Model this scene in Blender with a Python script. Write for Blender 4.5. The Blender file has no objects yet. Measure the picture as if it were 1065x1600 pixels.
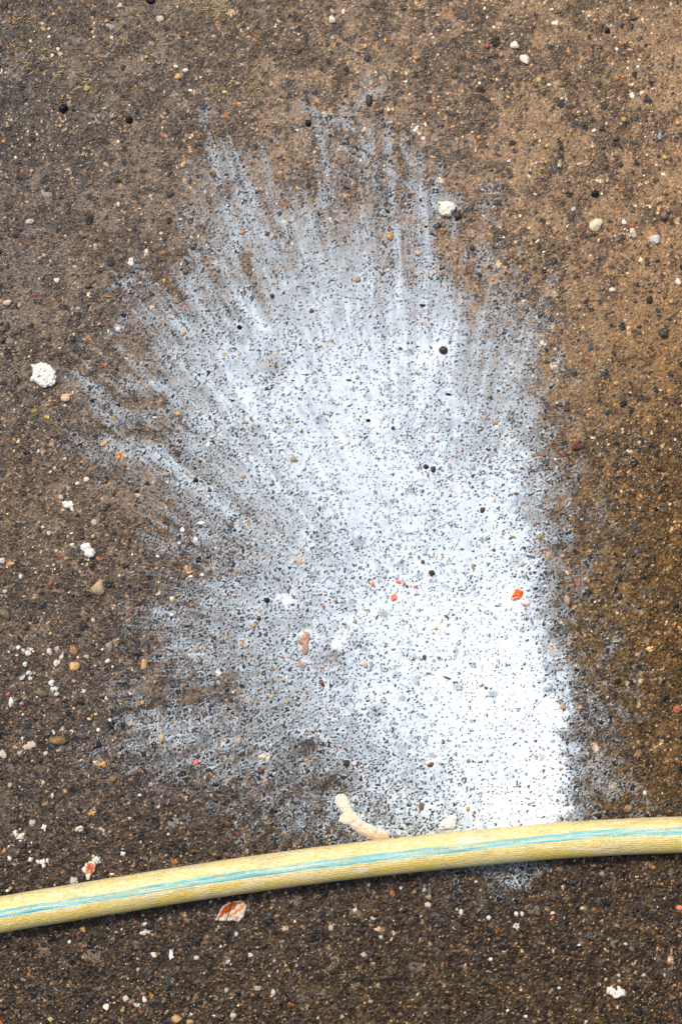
import bpy, math, random
import numpy as np

# ------------------------------------------------------------------ camera, sky, sun, exposure
SC = bpy.context.scene
S = 0.00045            # metres of ground per photo pixel (photo 1065 x 1600)
D = 1.2                # camera height
def PX(px, py, z=0.0):
    """photo pixel -> world x, y of a point at height z, seen from the camera straight above"""
    k = (D - z) / D
    return ((px - 532.5) * S * k, (800.0 - py) * S * k)

cam_d = bpy.data.cameras.new('camera'); cam = bpy.data.objects.new('camera', cam_d)
SC.collection.objects.link(cam); SC.camera = cam
cam.location = (0, 0, D); cam.rotation_euler = (0, 0, 0)
cam_d.sensor_fit = 'VERTICAL'; cam_d.sensor_height = 36.0
cam_d.lens = 36.0 * D / (1600 * S)
cam_d.clip_start = 0.02; cam_d.clip_end = 1000

SUN_EL, SUN_AZ = 57.0, -28.0       # high veiled sun, from above the top edge of the photograph
w = bpy.data.worlds.new('World'); SC.world = w; w.use_nodes = True
nt = w.node_tree; nt.nodes.clear()
sky = nt.nodes.new('ShaderNodeTexSky'); sky.sky_type = 'NISHITA'; sky.sun_disc = False
sky.sun_elevation = math.radians(SUN_EL); sky.sun_rotation = math.radians(SUN_AZ)
sky.air_density = 0.6; sky.dust_density = 4.0; sky.ozone_density = 0.6
bg = nt.nodes.new('ShaderNodeBackground'); bg.inputs['Strength'].default_value = 0.09
out = nt.nodes.new('ShaderNodeOutputWorld')
nt.links.new(sky.outputs[0], bg.inputs[0]); nt.links.new(bg.outputs[0], out.inputs[0])
sd = bpy.data.lights.new('sun', 'SUN'); sd.energy = 1.5; sd.angle = math.radians(12); sd.color = (1.0, 0.93, 0.84)
so = bpy.data.objects.new('sun', sd); SC.collection.objects.link(so)
so.rotation_euler = (math.radians(90 - SUN_EL), 0, math.radians(180 - SUN_AZ)); so.location = (0, 0.5, 2)
SC.view_settings.view_transform = 'Standard'; SC.view_settings.look = 'None'
SC.view_settings.gamma = 1.0; SC.view_settings.use_curve_mapping = False
SC.view_settings.exposure = 0.87
SC.cycles.max_bounces = 6; SC.cycles.transparent_max_bounces = 12
SC.cycles.caustics_reflective = False; SC.cycles.caustics_refractive = False

rng = np.random.default_rng(7); random.seed(7)
COL = SC.collection

# ------------------------------------------------------------------ numeric helpers
def hsh(ix, iy, seed):
    h = (ix.astype(np.int64) * 374761393 + iy.astype(np.int64) * 668265263 + seed * 1442695041) & 0xFFFFFFFF
    h = ((h ^ (h >> 13)) * 1274126177) & 0xFFFFFFFF
    h = ((h ^ (h >> 16)) * 2246822519) & 0xFFFFFFFF
    h = h ^ (h >> 15)
    return h
def h01(h, k=0):
    g = ((h + k * 0x9E3779B9) * 0x85EBCA6B) & 0xFFFFFFFF
    g = ((g ^ (g >> 14)) * 0xC2B2AE35) & 0xFFFFFFFF
    g = g ^ (g >> 16)
    return (g / 4294967295.0).astype(np.float32)
def vnoise(x, y, sc, seed):
    u = x / sc; v = y / sc
    iu = np.floor(u); iv = np.floor(v); fu = (u - iu).astype(np.float32); fv = (v - iv).astype(np.float32)
    fu = fu * fu * (3 - 2 * fu); fv = fv * fv * (3 - 2 * fv)
    a = h01(hsh(iu, iv, seed)); b = h01(hsh(iu + 1, iv, seed)); c = h01(hsh(iu, iv + 1, seed)); d = h01(hsh(iu + 1, iv + 1, seed))
    return (a * (1 - fu) + b * fu) * (1 - fv) + (c * (1 - fu) + d * fu) * fv
def fbm(x, y, sc, seed, octs=4, gain=0.5):
    t = 0; a = 1.0; n = 0
    for i in range(octs):
        t = t + a * vnoise(x + 13.7 * i, y - 7.3 * i, sc / 2 ** i, seed + i); n += a; a *= gain
    return t / n
def grains(x, y, cell, seed, pres, r0, r1, h0, h1, asp=0.55, edge=2.2):
    """one layer of jittered stones: height of the best stone and its random id at every point"""
    u = x / cell; v = y / cell
    iu = np.floor(u); iv = np.floor(v)
    best = np.full(x.shape, -1.0, np.float32); bid = np.zeros(x.shape, np.int64)
    for dx in (-1, 0, 1):
        for dy in (-1, 0, 1):
            cx = iu + dx; cy = iv + dy
            h = hsh(cx, cy, seed)
            px = (cx + 0.15 + 0.7 * h01(h, 1)) * cell - x; py = (cy + 0.15 + 0.7 * h01(h, 2)) * cell - y
            an = h01(h, 3) * 6.2832; ca = np.cos(an); sa = np.sin(an)
            a = r0 + (r1 - r0) * h01(h, 4) ** 2
            b = a * (asp + (1 - asp) * h01(h, 5))
            p = np.abs(px * ca + py * sa) / a; q = np.abs(-px * sa + py * ca) / b
            d = 0.55 * np.sqrt(p * p + q * q) + 0.45 * np.maximum(np.maximum(p, q), 0.72 * (p + q))
            hh = (h0 + (h1 - h0) * h01(h, 6)) * np.clip((1 - d) * edge, 0, 1)
            hh = np.where((h01(h, 7) < pres) & (d < 1), hh, -1.0)
            m = hh > best
            best = np.where(m, hh, best); bid = np.where(m, h, bid)
    return best.astype(np.float32), bid
def gridmap(xs, ys, vals, px, py):
    """smooth bilinear look-up of a coarse table given in photo pixels"""
    xs = np.asarray(xs, float); ys = np.asarray(ys, float); v = np.asarray(vals, np.float32)
    px = np.clip(px, xs[0], xs[-1]); py = np.clip(py, ys[0], ys[-1])
    fx = np.interp(px, xs, np.arange(len(xs))); fy = np.interp(py, ys, np.arange(len(ys)))
    ix = np.minimum(fx.astype(int), len(xs) - 2); iy = np.minimum(fy.astype(int), len(ys) - 2)
    tx = fx - ix; ty = fy - iy
    tx = tx * tx * (3 - 2 * tx); ty = ty * ty * (3 - 2 * ty)
    if v.ndim == 3: tx = tx[..., None]; ty = ty[..., None]
    return (v[iy, ix] * (1 - tx) + v[iy, ix + 1] * tx) * (1 - ty) + (v[iy + 1, ix] * (1 - tx) + v[iy + 1, ix + 1] * tx) * ty

# ------------------------------------------------------------------ the place, mapped in photo pixels
GX = [0, 213, 426, 639, 852, 1065]
GY = [0, 200, 400, 600, 800, 1000, 1200, 1400, 1600]
SILT = np.array([                     # how much of the stone relief is filled with silt
 [26, 30, 46, 50, 56, 58],
 [24, 33, 46, 52, 54, 62],
 [38, 42, 48, 50, 57, 64],
 [42, 42, 36, 40, 54, 44],
 [42, 42, 36, 36, 32, 26],
 [26, 28, 28, 26, 22, 22],
 [22, 22, 22, 25, 25, 25],
 [14, 14, 14, 14, 14, 14],
 [14, 14, 14, 14, 14, 14]]) / 100.0
TONE = np.array([                     # colour of the silt and dirt, by region
 [(.150,.118,.085),(.175,.132,.092),(.210,.155,.105),(.240,.175,.115),(.260,.185,.118),(.270,.190,.118)],
 [(.140,.115,.088),(.170,.130,.095),(.230,.170,.118),(.240,.180,.125),(.270,.190,.120),(.290,.200,.122)],
 [(.165,.130,.098),(.185,.142,.105),(.220,.170,.125),(.250,.185,.130),(.275,.195,.125),(.300,.200,.118)],
 [(.175,.138,.102),(.185,.145,.108),(.200,.150,.110),(.220,.165,.120),(.230,.165,.105),(.230,.150,.078)],
 [(.180,.138,.100),(.180,.138,.102),(.200,.150,.110),(.200,.150,.110),(.190,.135,.082),(.180,.110,.045)],
 [(.150,.122,.095),(.155,.125,.098),(.170,.130,.095),(.170,.130,.095),(.180,.125,.070),(.165,.100,.038)],
 [(.115,.095,.075),(.125,.100,.080),(.130,.105,.080),(.140,.110,.080),(.150,.110,.070),(.150,.098,.048)],
 [(.090,.070,.052),(.090,.070,.052),(.090,.068,.048),(.088,.066,.045),(.085,.064,.042),(.082,.058,.036)],
 [(.092,.070,.046),(.088,.066,.044),(.088,.066,.040),(.085,.062,.036),(.085,.060,.034),(.082,.056,.032)]])
TONE[:4, 0] *= (.80, .84, .90); TONE[:4, 1] *= (.90, .92, .95)
_lum = TONE.mean(-1, keepdims=True)
TONE = _lum + (TONE - _lum) * np.array([1.22,1.22,1.24,1.28,1.26,1.24,1.25,1.28,1.28])[:, None, None]
TONE = np.maximum(TONE * np.array([1.0, .99, 1.0]) * np.array([1.05,1.05,1.07,1.10,1.12,1.10,1.06,1.04,1.04])[:, None, None], .008)
ROUGH = np.array([                    # relief of the worn surface
 [.8,.8,.75,.7,.7,.7],[.8,.8,.7,.7,.7,.7],[.9,.8,.8,.7,.8,.85],[.9,.9,.8,.8,.9,1.1],[.9,.9,.8,.8,1.1,1.2],
 [1.0,1.,.9,.9,1.1,1.2],[1.2,1.1,1.0,1.0,1.1,1.2],[2.0,2.0,2.0,2.0,2.0,2.0],[2.1,2.1,2.1,2.1,2.1,2.1]])
CX = [0,53,107,160,213,266,320,373,426,479,533,586,639,692,746,799,852,905,959,1012,1065]
COVT = """
0   0 0 0 0 0 0 0 0 0 0 0 0 0 0 0 0 0 0 0 0 0
60  0 0 0 0 0 6 0 0 0 0 0 0 9 0 0 0 0 0 0 0 0
110 0 0 0 0 0 12 8 4 0 4 6 6 12 3 0 0 0 0 0 0 0
150 0 0 0 0 0 10 22 14 3 14 22 24 22 8 0 0 0 0 0 0 0
200 0 0 0 0 0 2 16 22 10 12 22 30 40 14 2 0 0 0 0 0 0
250 0 0 0 0 2 3 22 36 20 20 26 32 48 22 8 2 0 0 0 0 0
300 0 0 0 0 3 6 25 50 32 32 34 34 48 36 20 10 0 0 0 0 0
350 0 0 0 1 4 8 24 52 44 42 44 42 50 34 20 12 2 0 0 0 0
400 0 0 3 6 12 20 34 50 60 54 54 54 58 44 28 20 4 0 0 0 0
450 0 3 12 18 26 28 42 52 64 72 66 66 64 52 36 30 10 0 0 0 0
500 0 0 3 12 30 40 50 60 66 72 74 74 72 70 54 40 12 0 0 0 0
550 0 0 4 12 30 50 54 62 66 74 80 80 76 74 64 52 10 2 0 0 0
600 0 0 10 30 34 42 56 64 72 74 82 84 80 74 64 56 16 2 0 0 0
650 0 2 14 24 28 36 50 56 66 76 82 84 76 74 66 60 20 4 0 0 0
700 0 6 12 30 36 34 50 54 64 76 84 86 84 76 68 64 20 4 0 0 0
750 0 0 3 12 22 24 44 46 56 66 76 84 86 84 82 74 20 2 0 0 0
800 0 0 0 3 6 26 36 46 54 64 74 84 88 86 86 82 26 10 0 0 0
850 0 0 0 3 12 28 38 44 48 56 68 84 88 86 86 84 28 10 0 0 0
900 0 0 0 2 6 22 34 42 50 56 66 78 92 88 87 84 28 5 0 0 0
950 0 0 0 4 18 30 42 50 52 56 66 78 88 93 92 92 38 14 2 0 0
1000 0 0 0 4 12 22 34 44 46 54 60 76 86 88 92 93 56 18 10 0 0
1050 0 0 2 4 10 20 26 36 44 54 64 78 86 88 94 94 66 10 3 0 0
1100 2 4 10 12 20 30 34 36 42 52 62 76 88 93 95 96 90 16 6 2 0
1150 0 2 12 22 32 40 44 42 34 32 50 64 80 90 95 96 95 18 8 2 0
1200 0 2 6 12 20 24 24 26 22 28 38 52 66 86 90 95 96 14 8 3 0
1250 0 0 0 0 3 8 14 18 22 30 42 56 68 74 80 94 96 22 14 4 0
1300 0 0 0 0 0 3 8 10 18 26 34 42 50 66 74 88 90 20 6 0 0
1345 0 0 0 0 0 0 0 0 2 4 6 10 8 14 18 16 7 2 0 0 0
1390 0 0 0 0 0 0 0 0 0 0 0 2 4 6 8 12 2 0 0 0 0
1430 0 0 0 0 0 0 0 0 0 0 0 0 0 0 0 1 0 0 0 0 0
1450 0 0 0 0 0 0 0 0 0 0 0 0 0 0 0 0 0 0 0 0 0
"""
_rows = [list(map(float, l.split())) for l in COVT.strip().splitlines()]
CY = [r[0] for r in _rows]; COV = np.array([r[1:] for r in _rows], np.float32) / 100.0
for _i, _y in enumerate(CY):
    if 540 < _y < 1230: COV[_i, 5:10] *= np.array([1.05, 1.14, 1.20, 1.18, 1.10])      # the film thickens quickly inwards on the left
    if 700 < _y < 1000: COV[_i, 10:12] *= 1.08; COV[_i, 13:16] *= .95
    if 500 < _y < 700: COV[_i, 10:14] *= 1.05
    if 930 < _y < 1280: COV[_i, 9:13] *= np.array([1.06, 1.12, 1.12, 1.06])
    if 730 < _y < 1290: COV[_i, 17] = max(COV[_i, 17], .16); COV[_i, 18] = max(COV[_i, 18], .07)
COV = np.minimum(COV, .97)
for _k in range(2):
    _c = COV.copy(); _c[:, 7:14] = .5 * COV[:, 7:14] + .25 * (COV[:, 6:13] + COV[:, 8:15]); COV = _c
for _i, _y in enumerate(CY):
    if 430 < _y < 700: COV[_i, 16:18] = COV[_i, 15]
    if 700 <= _y < 1300: COV[_i, 15:18] = np.array([1, .98, .98]) * max(COV[_i, 14], COV[_i, 15])      # inside value; the border line cuts it
_c = COV.copy(); _c[1:-1, 1:15] = .5 * COV[1:-1, 1:15] + .125 * (COV[:-2, 1:15] + COV[2:, 1:15] + COV[1:-1, 0:14] + COV[1:-1, 2:16]); COV = _c
# rivulets and splash ridges of thicker paint, (width px, strength, points)
STREAKS = [
 (9,.30,[(318,175),(335,240),(345,300),(362,350),(372,405),(398,470),(408,512)]),
 (6,.25,[(372,240),(392,300),(400,350),(425,400)]),
 (6,.22,[(306,300),(328,345),(345,385),(352,420)]),
 (8,.28,[(628,215),(645,262),(655,310),(668,345),(674,400),(672,450)]),
 (6,.22,[(600,215),(610,270),(650,300)]),
 (6,.22,[(672,400),(690,445),(740,470)]),
 (7,.22,[(470,165),(500,180),(560,205),(580,240)]),
 (6,.20,[(545,180),(570,150),(600,140)]),
 (9,.26,[(128,590),(165,612),(205,640),(240,665)]),
 (8,.24,[(150,640),(175,665),(225,690),(262,700)]),
 (12,.30,[(165,690),(200,702),(240,715),(275,735),(320,768),(345,790)]),
 (8,.22,[(215,600),(260,608),(300,640),(330,680)]),
 (9,.20,[(190,510),(225,490),(270,500),(330,540)]),
 (9,.24,[(300,440),(335,455),(385,470),(410,515)]),
 (7,.20,[(205,440),(170,450),(150,447)]),
 (9,.22,[(250,955),(285,960),(330,985),(390,990)]),
 (8,.25,[(255,990),(290,1005),(330,1035),(385,1050)]),
 (7,.18,[(225,1110),(245,1150),(275,1155),(340,1160),(430,1158),(500,1150)]),
 (7,.18,[(240,1200),(290,1190),(350,1198),(430,1185)]),
 (7,.16,[(245,865),(285,860),(310,845),(335,838)]),
 (7,.20,[(205,1125),(235,1135),(262,1140)]),
 (6,.22,[(905,1268),(930,1262),(965,1270),(1000,1272)]),
 (6,.16,[(922,1000),(945,1005),(940,1022)]),
 (7,.18,[(735,1352),(790,1352),(850,1350)]),
 (6,.20,[(770,1365),(800,1385),(830,1372),(848,1358)]),
 (5,.18,[(690,655),(770,640),(830,630)]),
 (6,.14,[(512,1240),(520,1275),(560,1310)]),
]
# brown gaps in the paint (x, y, rx, ry, amount)
GAPS = [(385,408,11,22,.5),(400,450,9,16,.25),(425,570,22,22,.25),(715,430,30,24,.22),(745,460,16,26,.2),(560,310,22,26,.2),(690,370,12,40,.18),
 (445,300,16,30,.2),(222,628,34,9,.35),(228,676,20,14,.3),(195,675,18,12,.25),(300,890,26,20,.25),(265,870,25,12,.15),(352,300,14,22,.2),
 (480,1165,24,14,.35),(525,1230,34,12,.3),(340,205,14,12,.2),(505,1250,12,14,.15),(330,1075,60,30,.12),(660,1230,40,16,.1),(590,1262,26,14,.12),
 (862,1045,17,15,.16),(856,1078,20,9,.12),(523,1024,14,11,.22),(535,1215,28,12,.2)]

# ------------------------------------------------------------------ catalogue of the loose pieces: x y w h turn colour shape
CAT = """
99 169 16 15 20 black p
202 187 12 13 0 black p
235 1 16 9 0 black p
167 33 8 7 0 gold p
175 29 8 7 0 darkbrown p
175 59 6 9 20 white f
48 64 9 6 -30 white f
77 45 8 7 0 white f
77 57 7 6 10 white f
82 86 7 9 0 white f
91 77 8 10 20 white f
68 46 13 7 -35 gold s
136 138 12 9 0 yellow a
229 89 7 6 0 yellow p
132 232 6 6 0 yellow p
185 319 7 9 30 cream a
50 267 7 7 0 orange p
47 346 19 12 20 white l
277 119 11 11 30 orange f
275 104 9 8 0 white l
290 110 11 10 10 white l
297 141 9 6 0 white f
351 144 9 6 0 yellow p
379 363 11 8 0 orange p
250 30 13 13 0 beige f
173 41 18 10 -20 grey f
188 8 12 9 30 pink f
42 163 9 8 0 grey f
520 31 13 14 5 cream a
536 18 7 10 0 cream a
570 73 8 9 0 orange a
650 90 9 8 10 orange p
576 156 12 20 4 olivedark p
481 192 10 12 15 black p
496 158 9 14 35 orange f
552 238 8 7 0 brown p
614 211 7 8 0 peach p
636 218 6 6 0 orange p
434 225 6 7 0 orange p
378 249 6 6 0 rust p
334 272 7 12 0 brown p
715 337 13 14 0 darkbrown p
609 369 15 13 -25 gold a
417 365 9 8 30 olive p
657 312 5 8 0 darkbrown p
673 364 8 6 -10 brown p
448 322 6 7 0 rust p
605 330 8 6 0 black a
677 246 11 5 0 orange s
701 201 6 6 0 rust p
804 70 15 15 -30 cream a
821 92 18 19 20 cream a
761 72 8 8 0 rust p
783 85 7 9 0 orange p
990 28 11 8 0 olive p
947 47 14 9 -35 black a
919 25 7 6 0 cream p
862 15 7 6 0 white p
933 14 6 5 0 white p
963 77 6 9 15 white f
996 104 7 6 30 white f
857 132 8 6 0 cream f
793 152 7 6 0 yellow p
841 124 10 9 20 yellow f
877 154 6 6 0 white p
974 187 10 10 0 gold p
1058 192 9 9 0 gold p
928 204 9 7 10 cream a
962 215 11 10 0 brown p
1030 213 9 14 0 grey l
1038 246 10 8 0 gold p
747 215 8 8 0 orange p
854 227 6 9 -30 yellow f
794 252 8 7 0 white l
904 256 8 6 0 cream f
929 302 14 13 0 black l
895 327 10 8 30 beige l
932 349 26 26 10 ivory a
974 347 10 9 0 cream a
989 364 11 20 5 twotone a
987 353 7 7 0 rust p
1022 374 17 16 0 palegrey a
1037 337 14 16 0 brown p
1044 330 8 8 0 brown p
960 369 6 6 0 white f
849 394 6 5 0 white p
737 387 9 11 15 olivedark p
12 472 16 12 10 beige a
31 477 7 8 0 tan p
4 514 13 12 0 brown p
3 531 12 11 0 brown p
75 526 13 12 0 olive p
138 447 11 9 15 darkbrown p
89 437 10 10 0 cream f
102 620 16 16 10 tanorange a
135 749 10 9 0 cream a
122 756 8 8 30 cream a
95 776 9 11 0 beige a
107 763 9 12 0 tan f
177 653 8 12 20 gold f
278 647 9 8 0 orange p
162 694 15 9 20 orange a
260 741 11 8 0 tan p
306 750 8 8 0 black p
282 476 5 5 0 pinkhot p
237 480 12 10 0 peach f
286 521 7 11 -30 gold p
290 425 10 9 0 brown p
262 754 8 7 0 white l
374 511 8 8 0 black p
177 769 8 9 0 brown p
216 774 12 8 0 peach f
140 564 8 6 0 orange f
692 547 15 14 0 darkbrown p
425 462 8 8 0 olivedark p
559 435 13 11 20 tan a
690 429 11 5 20 rust s
597 428 8 6 15 brown s
596 439 6 5 0 gold p
489 442 6 5 0 brown p
641 449 7 5 0 gold p
487 485 8 9 0 brown a
625 544 6 6 0 brown p
637 536 5 5 0 rust p
558 589 7 7 0 tan p
544 594 9 5 0 brown p
575 657 8 6 0 black p
458 717 14 13 5 tan t
534 699 8 7 20 tan a
665 729 9 9 0 darkbrown l
676 733 9 10 0 slate p
451 660 6 6 0 yellow p
499 795 6 9 0 brown a
660 767 5 5 0 rust p
614 669 6 7 0 slate p
660 477 12 6 0 darkbrown l
380 744 8 7 0 tan p
351 553 12 8 10 tan f
417 607 6 6 0 darkbrown a
501 540 5 5 0 orange p
384 660 9 5 0 gold s
700 616 12 4 -15 black s
767 622 6 9 0 darkbrown a
753 797 10 9 40 darkbrown a
775 660 9 8 0 gold l
799 575 10 6 0 gold a
956 453 11 10 0 cream l
1058 440 10 14 10 white f
1048 471 9 8 0 gold p
1014 468 11 14 0 darkbrown p
1037 463 8 8 0 brown p
962 599 10 9 0 gold p
885 637 9 11 0 darkred a
900 696 18 15 0 darkred a
848 711 9 8 0 rust a
840 710 6 6 0 rust a
832 712 7 6 30 rust a
876 708 9 5 -20 rust s
870 702 5 6 0 rust p
846 536 8 8 0 cream f
1037 520 19 17 0 olivedark p
918 560 11 7 -15 rust f
905 479 8 8 0 tan p
922 542 10 15 10 slate f
806 771 6 6 0 brown p
982 706 15 6 0 palegrey f
4 876 13 13 0 white l
77 833 8 9 0 white p
113 851 10 6 20 white f
33 901 8 9 0 white l
84 883 5 5 0 white p
88 861 6 6 0 white f
155 918 26 25 15 tan a
148 816 11 11 20 pink f
146 838 8 7 0 tan p
8 960 23 18 -30 olive a
6 910 9 8 0 brown p
8 924 9 7 0 beige p
42 910 10 9 0 brown a
78 1018 10 14 20 white l
90 1014 11 9 20 pink a
89 1036 14 13 0 white l
96 1027 10 9 0 white l
116 1017 14 18 30 goldbrown p
115 1040 21 17 10 gold a
135 1026 10 9 0 beige a
147 1022 10 9 0 olive a
171 1010 15 20 -10 beigegrey a
168 1033 10 9 0 white f
176 1042 6 6 0 white f
225 1038 10 17 -6 gold b
185 1005 6 8 0 brown p
207 1047 6 8 0 beige a
131 1080 9 8 0 white f
18 1097 10 19 5 white a
13 1085 7 7 0 magenta p
36 1100 6 5 0 magenta p
64 1082 25 14 5 olive a
117 1098 9 14 -20 darkbrown a
116 1107 6 6 0 yellow p
140 1124 8 6 0 yellow a
150 1116 6 5 0 yellow p
154 1140 6 8 0 cream a
166 1091 6 9 20 white f
223 1098 8 8 0 gold p
253 1132 11 7 0 tan p
252 1153 11 16 5 tan p
91 1157 29 15 0 goldbrown p
46 1165 24 14 15 beige f
4 1179 14 16 0 beige a
71 1177 9 8 0 cream a
163 1194 10 12 0 orange a
306 1192 7 7 0 orangered p
309 1182 9 7 0 slate p
294 849 10 18 -35 brown a
223 861 7 8 0 brown p
308 1013 9 13 10 peach a
319 911 8 7 0 peach p
278 930 6 6 0 gold p
396 978 8 9 0 gold p
332 995 8 7 0 brown a
79 990 6 6 0 yellow p
142 991 7 6 0 olive p
39 980 9 10 0 brown p
373 1158 9 12 -20 tan p
355 1178 6 6 0 brown p
377 836 7 6 0 brown a
146 969 8 7 0 pink l
417 938 9 10 0 black p
404 967 8 8 20 darkbrown a
674 895 12 11 0 darkbrown l
663 1026 9 11 20 brown a
681 983 8 7 0 gold a
623 851 5 6 0 tan p
660 878 7 7 0 brown p
615 934 8 11 -10 orangered l
582 913 6 7 0 orangered l
622 909 7 6 0 orangered l
631 913 5 6 0 orangered l
649 917 7 5 0 orangered l
570 1039 8 10 0 tan a
502 1067 8 15 20 darkred a
467 876 13 14 20 peach f
586 818 7 6 0 tan p
541 1193 12 12 0 darkbrown l
410 1182 15 10 10 cream l
473 1038 18 10 0 tan f
534 990 11 7 0 tan f
448 1097 6 7 0 yellow p
424 1089 6 6 0 yellow p
698 1059 20 3 -20 black s
697 963 6 6 0 brown p
554 971 8 8 0 beigegrey p
731 1189 7 8 0 beigegrey p
672 1196 13 9 20 brown a
887 938 12 18 10 tan a
879 1105 10 8 20 gold p
870 1096 5 5 0 gold p
1057 1108 14 16 0 rust p
842 839 9 8 10 gold p
855 868 10 13 10 tan f
848 874 5 5 0 darkred p
759 1075 6 5 0 darkred p
771 859 7 6 0 brown p
738 886 7 10 0 tan a
802 839 10 4 -25 gold s
691 868 3 11 0 gold s
176 1217 14 11 10 goldbrown p
68 1223 7 8 0 tan p
16 1227 8 9 0 beige p
51 1286 13 13 10 beige l
69 1293 10 15 0 white f
15 1341 8 10 0 white f
151 1344 18 15 10 white l
116 1376 15 12 0 palegrey l
122 1345 32 7 3 twig s
192 1334 9 9 0 palegrey f
17 1388 8 8 0 gold p
12 1392 7 6 0 white p
226 1456 20 13 0 white f
227 1444 14 7 20 white f
130 1452 13 12 -30 gold t
212 1441 9 9 0 rust a
267 1493 10 20 10 white f
240 1492 11 10 0 cream a
249 1490 6 6 0 goldbrown p
109 1472 7 8 0 white p
128 1476 13 10 0 brown f
68 1486 22 13 -10 brown f
196 1559 11 15 20 white a
166 1574 11 11 0 cream a
192 1577 8 11 -20 gold a
226 1562 9 13 0 white a
212 1570 9 7 0 palegrey f
274 1592 22 15 10 gold a
297 1597 12 8 0 gold a
305 1557 13 13 0 goldbrown f
79 1593 11 8 0 yellow a
345 1479 6 6 0 white f
391 1493 9 9 0 cream f
356 1503 9 8 0 palegrey f
354 1547 8 9 0 beigegrey p
307 1497 11 9 0 palegrey l
291 1579 10 10 0 brown p
370 1460 7 9 0 palegrey a
57 1450 10 6 0 rust a
613 1396 10 14 25 rust p
647 1394 9 8 0 goldbrown a
626 1387 6 7 0 white f
555 1421 9 11 -10 white f
517 1450 9 11 0 tan p
576 1382 8 7 0 white f
583 1435 11 7 0 white f
595 1464 8 9 0 white l
461 1440 6 6 0 white p
427 1551 9 11 0 palegrey p
402 1544 14 8 0 beigegrey a
364 1587 12 9 0 beige p
668 1414 13 10 0 white l
720 1425 9 12 0 white l
713 1421 6 6 0 white l
670 1401 12 10 0 tan f
445 1450 13 11 0 tan f
590 1452 12 9 0 peach f
568 1492 11 9 0 palegrey f
579 1565 8 7 0 beigegrey p
395 1555 9 6 0 rust a
396 1224 11 8 0 brown a
659 1260 11 14 10 brown a
407 1206 12 9 20 darkred a
731 1265 7 8 0 gold p
956 1230 9 8 0 peach f
875 1201 9 6 0 gold a
1007 1239 7 8 0 cream p
807 1447 14 14 -30 white f
763 1434 10 9 0 white l
806 1428 9 9 0 white l
815 1428 7 10 0 white l
863 1427 10 7 10 white f
863 1434 6 8 0 rust p
766 1499 9 7 10 white p
1061 1418 11 6 0 orangered l
814 1547 7 6 0 peach p
793 1579 8 6 0 white f
915 1596 7 6 0 white f
977 1475 10 6 0 white f
904 1477 8 5 0 white f
966 1524 7 6 0 palegrey f
967 1533 7 6 0 tan p
813 1463 9 8 0 olive p
821 1588 7 6 0 white f
873 1544 6 6 0 white p
"""
# crumbly clusters: centre, extent, number, colour word
CLUSTERS = [(42,1022,26,24,9,'white'),(44,1055,16,12,5,'white'),(88,1078,20,16,6,'white'),(66,1349,24,14,7,'white'),(34,1301,26,20,8,'white'),
            (517,533,12,6,4,'gold'),(415,488,14,8,4,'peach')]
CATL = []
for l in CAT.strip().splitlines():
    t = l.split(); CATL.append((float(t[0]), float(t[1]), float(t[2]), float(t[3]), float(t[4]), t[5], t[6]))
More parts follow.
